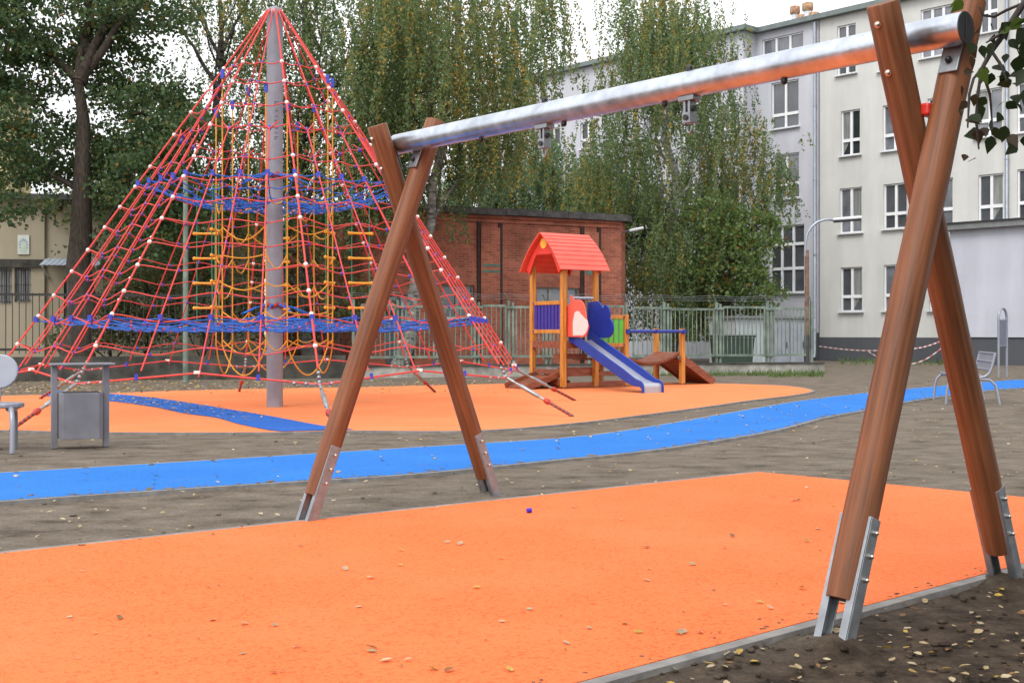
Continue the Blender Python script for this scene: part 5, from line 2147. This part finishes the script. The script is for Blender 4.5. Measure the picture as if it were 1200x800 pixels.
def in_mat(p):
    x, y = p.x, p.y
    s = None
    poly = [mA, mC, mB, mc]
    inside = True
    for i in range(4):
        a, b = poly[i], poly[(i + 1) % 4]
        cr = (b.x - a.x) * (y - a.y) - (b.y - a.y) * (x - a.x)
        if s is None: s = cr > 0
        elif (cr > 0) != s: inside = False
    return inside


def pix(x0, x1, y0, y1, want=None):
    def f():
        while True:
            p = gp(random.uniform(x0, x1), random.uniform(y0, y1))
            m = in_mat(p)
            if want is None or m == want:
                p.z = .026 if m else max(0, ground_z(p.x, p.y)) + .006
                return p
    return f


random.seed(4)
scatter(230, pix(660, 1290, 665, 830, False), .018, .044, (.45, .3, .2, .12))
scatter(62, pix(0, 1200, 560, 800, True), .026, .050, (.35, .5, .1, .15))
scatter(330, pix(0, 1200, 470, 650, False), .02, .04, (.4, .45, .08, .1))
scatter(520, pix(0, 1200, 447, 520, False), .025, .05, (.4, .45, .1, .15))
scatter(1700, pix(0, 640, 446, 462, False), .04, .085, (.55, .2, .15, .3))
scatter(700, pix(0, 560, 456, 476, False), .035, .06, (.5, .2, .1, .3))
for i in range(620):
    k = random.randrange(24); t = random.random(); u = random.random()
    p = sd[k].lerp(sd[k + 1], u).lerp(su[k].lerp(su[k + 1], u), t)
    p.z = .03
    if random.random() < 1 - k / 30:
        FL_P.append(p); FL_S.append(random.uniform(.035, .06)); FL_M.append(random.choices(range(4), (.5, .3, .05, .3))[0])
for i in range(140):
    k = random.randrange(59)
    p = lo[k].lerp(up[k], random.random()); p.z = .026
    FL_P.append(p); FL_S.append(random.uniform(.03, .05)); FL_M.append(random.choices(range(4), (.3, .6, .05, .05))[0])
# crumbs and bits of twig on the rubber
for i in range(200):
    p = pix(0, 1200, 560, 800, True)()
    FL_P.append(p); FL_S.append(random.uniform(.006, .018)); FL_M.append(random.choices((2, 0), (.8, .2))[0])
for i in range(260):
    k = random.randrange(59); p = lo[k].lerp(up[k], random.random()); p.z = .024
    FL_P.append(p); FL_S.append(random.uniform(.008, .022)); FL_M.append(random.choices((2, 1), (.6, .4))[0])
lv = MB()
rl = random.Random(77)
for p, s, m_ in zip(FL_P, FL_S, FL_M):
    a = rl.uniform(0, 2 * math.pi)
    d = Vector((math.cos(a), math.sin(a), rl.uniform(-.1, .25))).normalized()
    w = Vector((-d.y, d.x, rl.uniform(-.3, .3))).normalized()
    up_ = Vector((0, 0, 1))
    c1_, c2_ = rl.uniform(.0, .2), rl.uniform(.0, .2)
    lv.slot = m_
    q = [p, p + d * s * .3 + w * s * .3 + up_ * s * c1_, p + d * s * .7 + w * s * .27 + up_ * s * c1_, p + d * s + up_ * s * .1, p + d * s * .7 - w * s * .27 + up_ * s * c2_, p + d * s * .3 - w * s * .3 + up_ * s * c2_, p + d * s * .5]
    lv.add(q, [(0, 6, 1), (1, 6, 2), (2, 6, 3), (3, 6, 4), (4, 6, 5), (5, 6, 0)], False)
tag(lv.build('fallen_leaves', ['dead1', 'dead2', 'dead3', 'dead4']), 'pale yellow and tan birch leaves scattered over soil, rubber and path', 'leaves', kind='stuff')
# clods and small stones
cl = MB()
for i in range(300):
    p = pix(640, 1300, 660, 830, False)() if i < 230 else pix(0, 1200, 470, 640, False)()
    s = rl.uniform(.004, .016)
    cl.ball(p - Vector((0, 0, .004)), s, 6, 4, (rl.uniform(.7, 1.8), rl.uniform(.7, 1.6), rl.uniform(.3, .6)))
for i in range(680):       # soil kicked over the edgings
    if i < 520:
        k = random.randrange(59); e = abs(rl.gauss(0, .035))
        p = (lo[k].lerp(lo[(k + 1) % 60] if k < 59 else lo[k], rl.random())).lerp(up[k], e) if rl.random() < .6 else up[k].lerp(lo[k], e)
        p = Vector((p.x, p.y, .022)); s = rl.uniform(.006, .022)
    else:
        q = (c1.lerp(c2, rl.uniform(-1.2, 1.6)) if rl.random() < .6 else mA.lerp(mc, rl.random()))
        w_ = (mc - c1); w_.z = 0; w_.normalize()
        p = q + (w_ if (q - c1).length < 4.5 and abs((q - c1).cross((c2 - c1).normalized()).z) < .01 else -w_) * abs(rl.gauss(0, .06)); p.z = .022; s = rl.uniform(.002, .008)
    cl.ball(p, s, 6, 4, (rl.uniform(.9, 1.8), rl.uniform(.9, 1.8), rl.uniform(.25, .5)))
tag(cl.build('soil_crumbs', 'soil'), 'small dark clods of soil on the bare ground', 'soil crumbs', kind='stuff')
gb_ = MB()
for i in range(2600):
    px = random.uniform(690, 965)
    p = gp(px, random.uniform(435.5, 440.5) + (1.5 if px > 900 else 0))
    hgt = random.uniform(.05, .2) * (1 if random.random() < .7 else .6)
    a = random.uniform(0, 6.28)
    d = Vector((math.cos(a), math.sin(a), 0))
    e = Vector((random.gauss(0, .4), random.gauss(0, .4), 0)) * hgt
    gb_.add([p - d * .012, p + d * .012, p + Vector((0, 0, hgt)) + e], [(0, 1, 2)])
for i in range(260):
    px = random.uniform(985, 1120)
    p = gp(px, random.uniform(421, 428))
    hgt = random.uniform(.08, .3)
    d = Vector((1, 0, 0))
    e = Vector((random.gauss(0, .3), random.gauss(0, .3), 0)) * hgt
    gb_.add([p - d * .02, p + d * .02, p + Vector((0, 0, hgt)) + e], [(0, 1, 2)])
tag(gb_.build('grass', 'grass'), 'strip of short grass and weeds along the fence plinth', 'grass', kind='stuff')
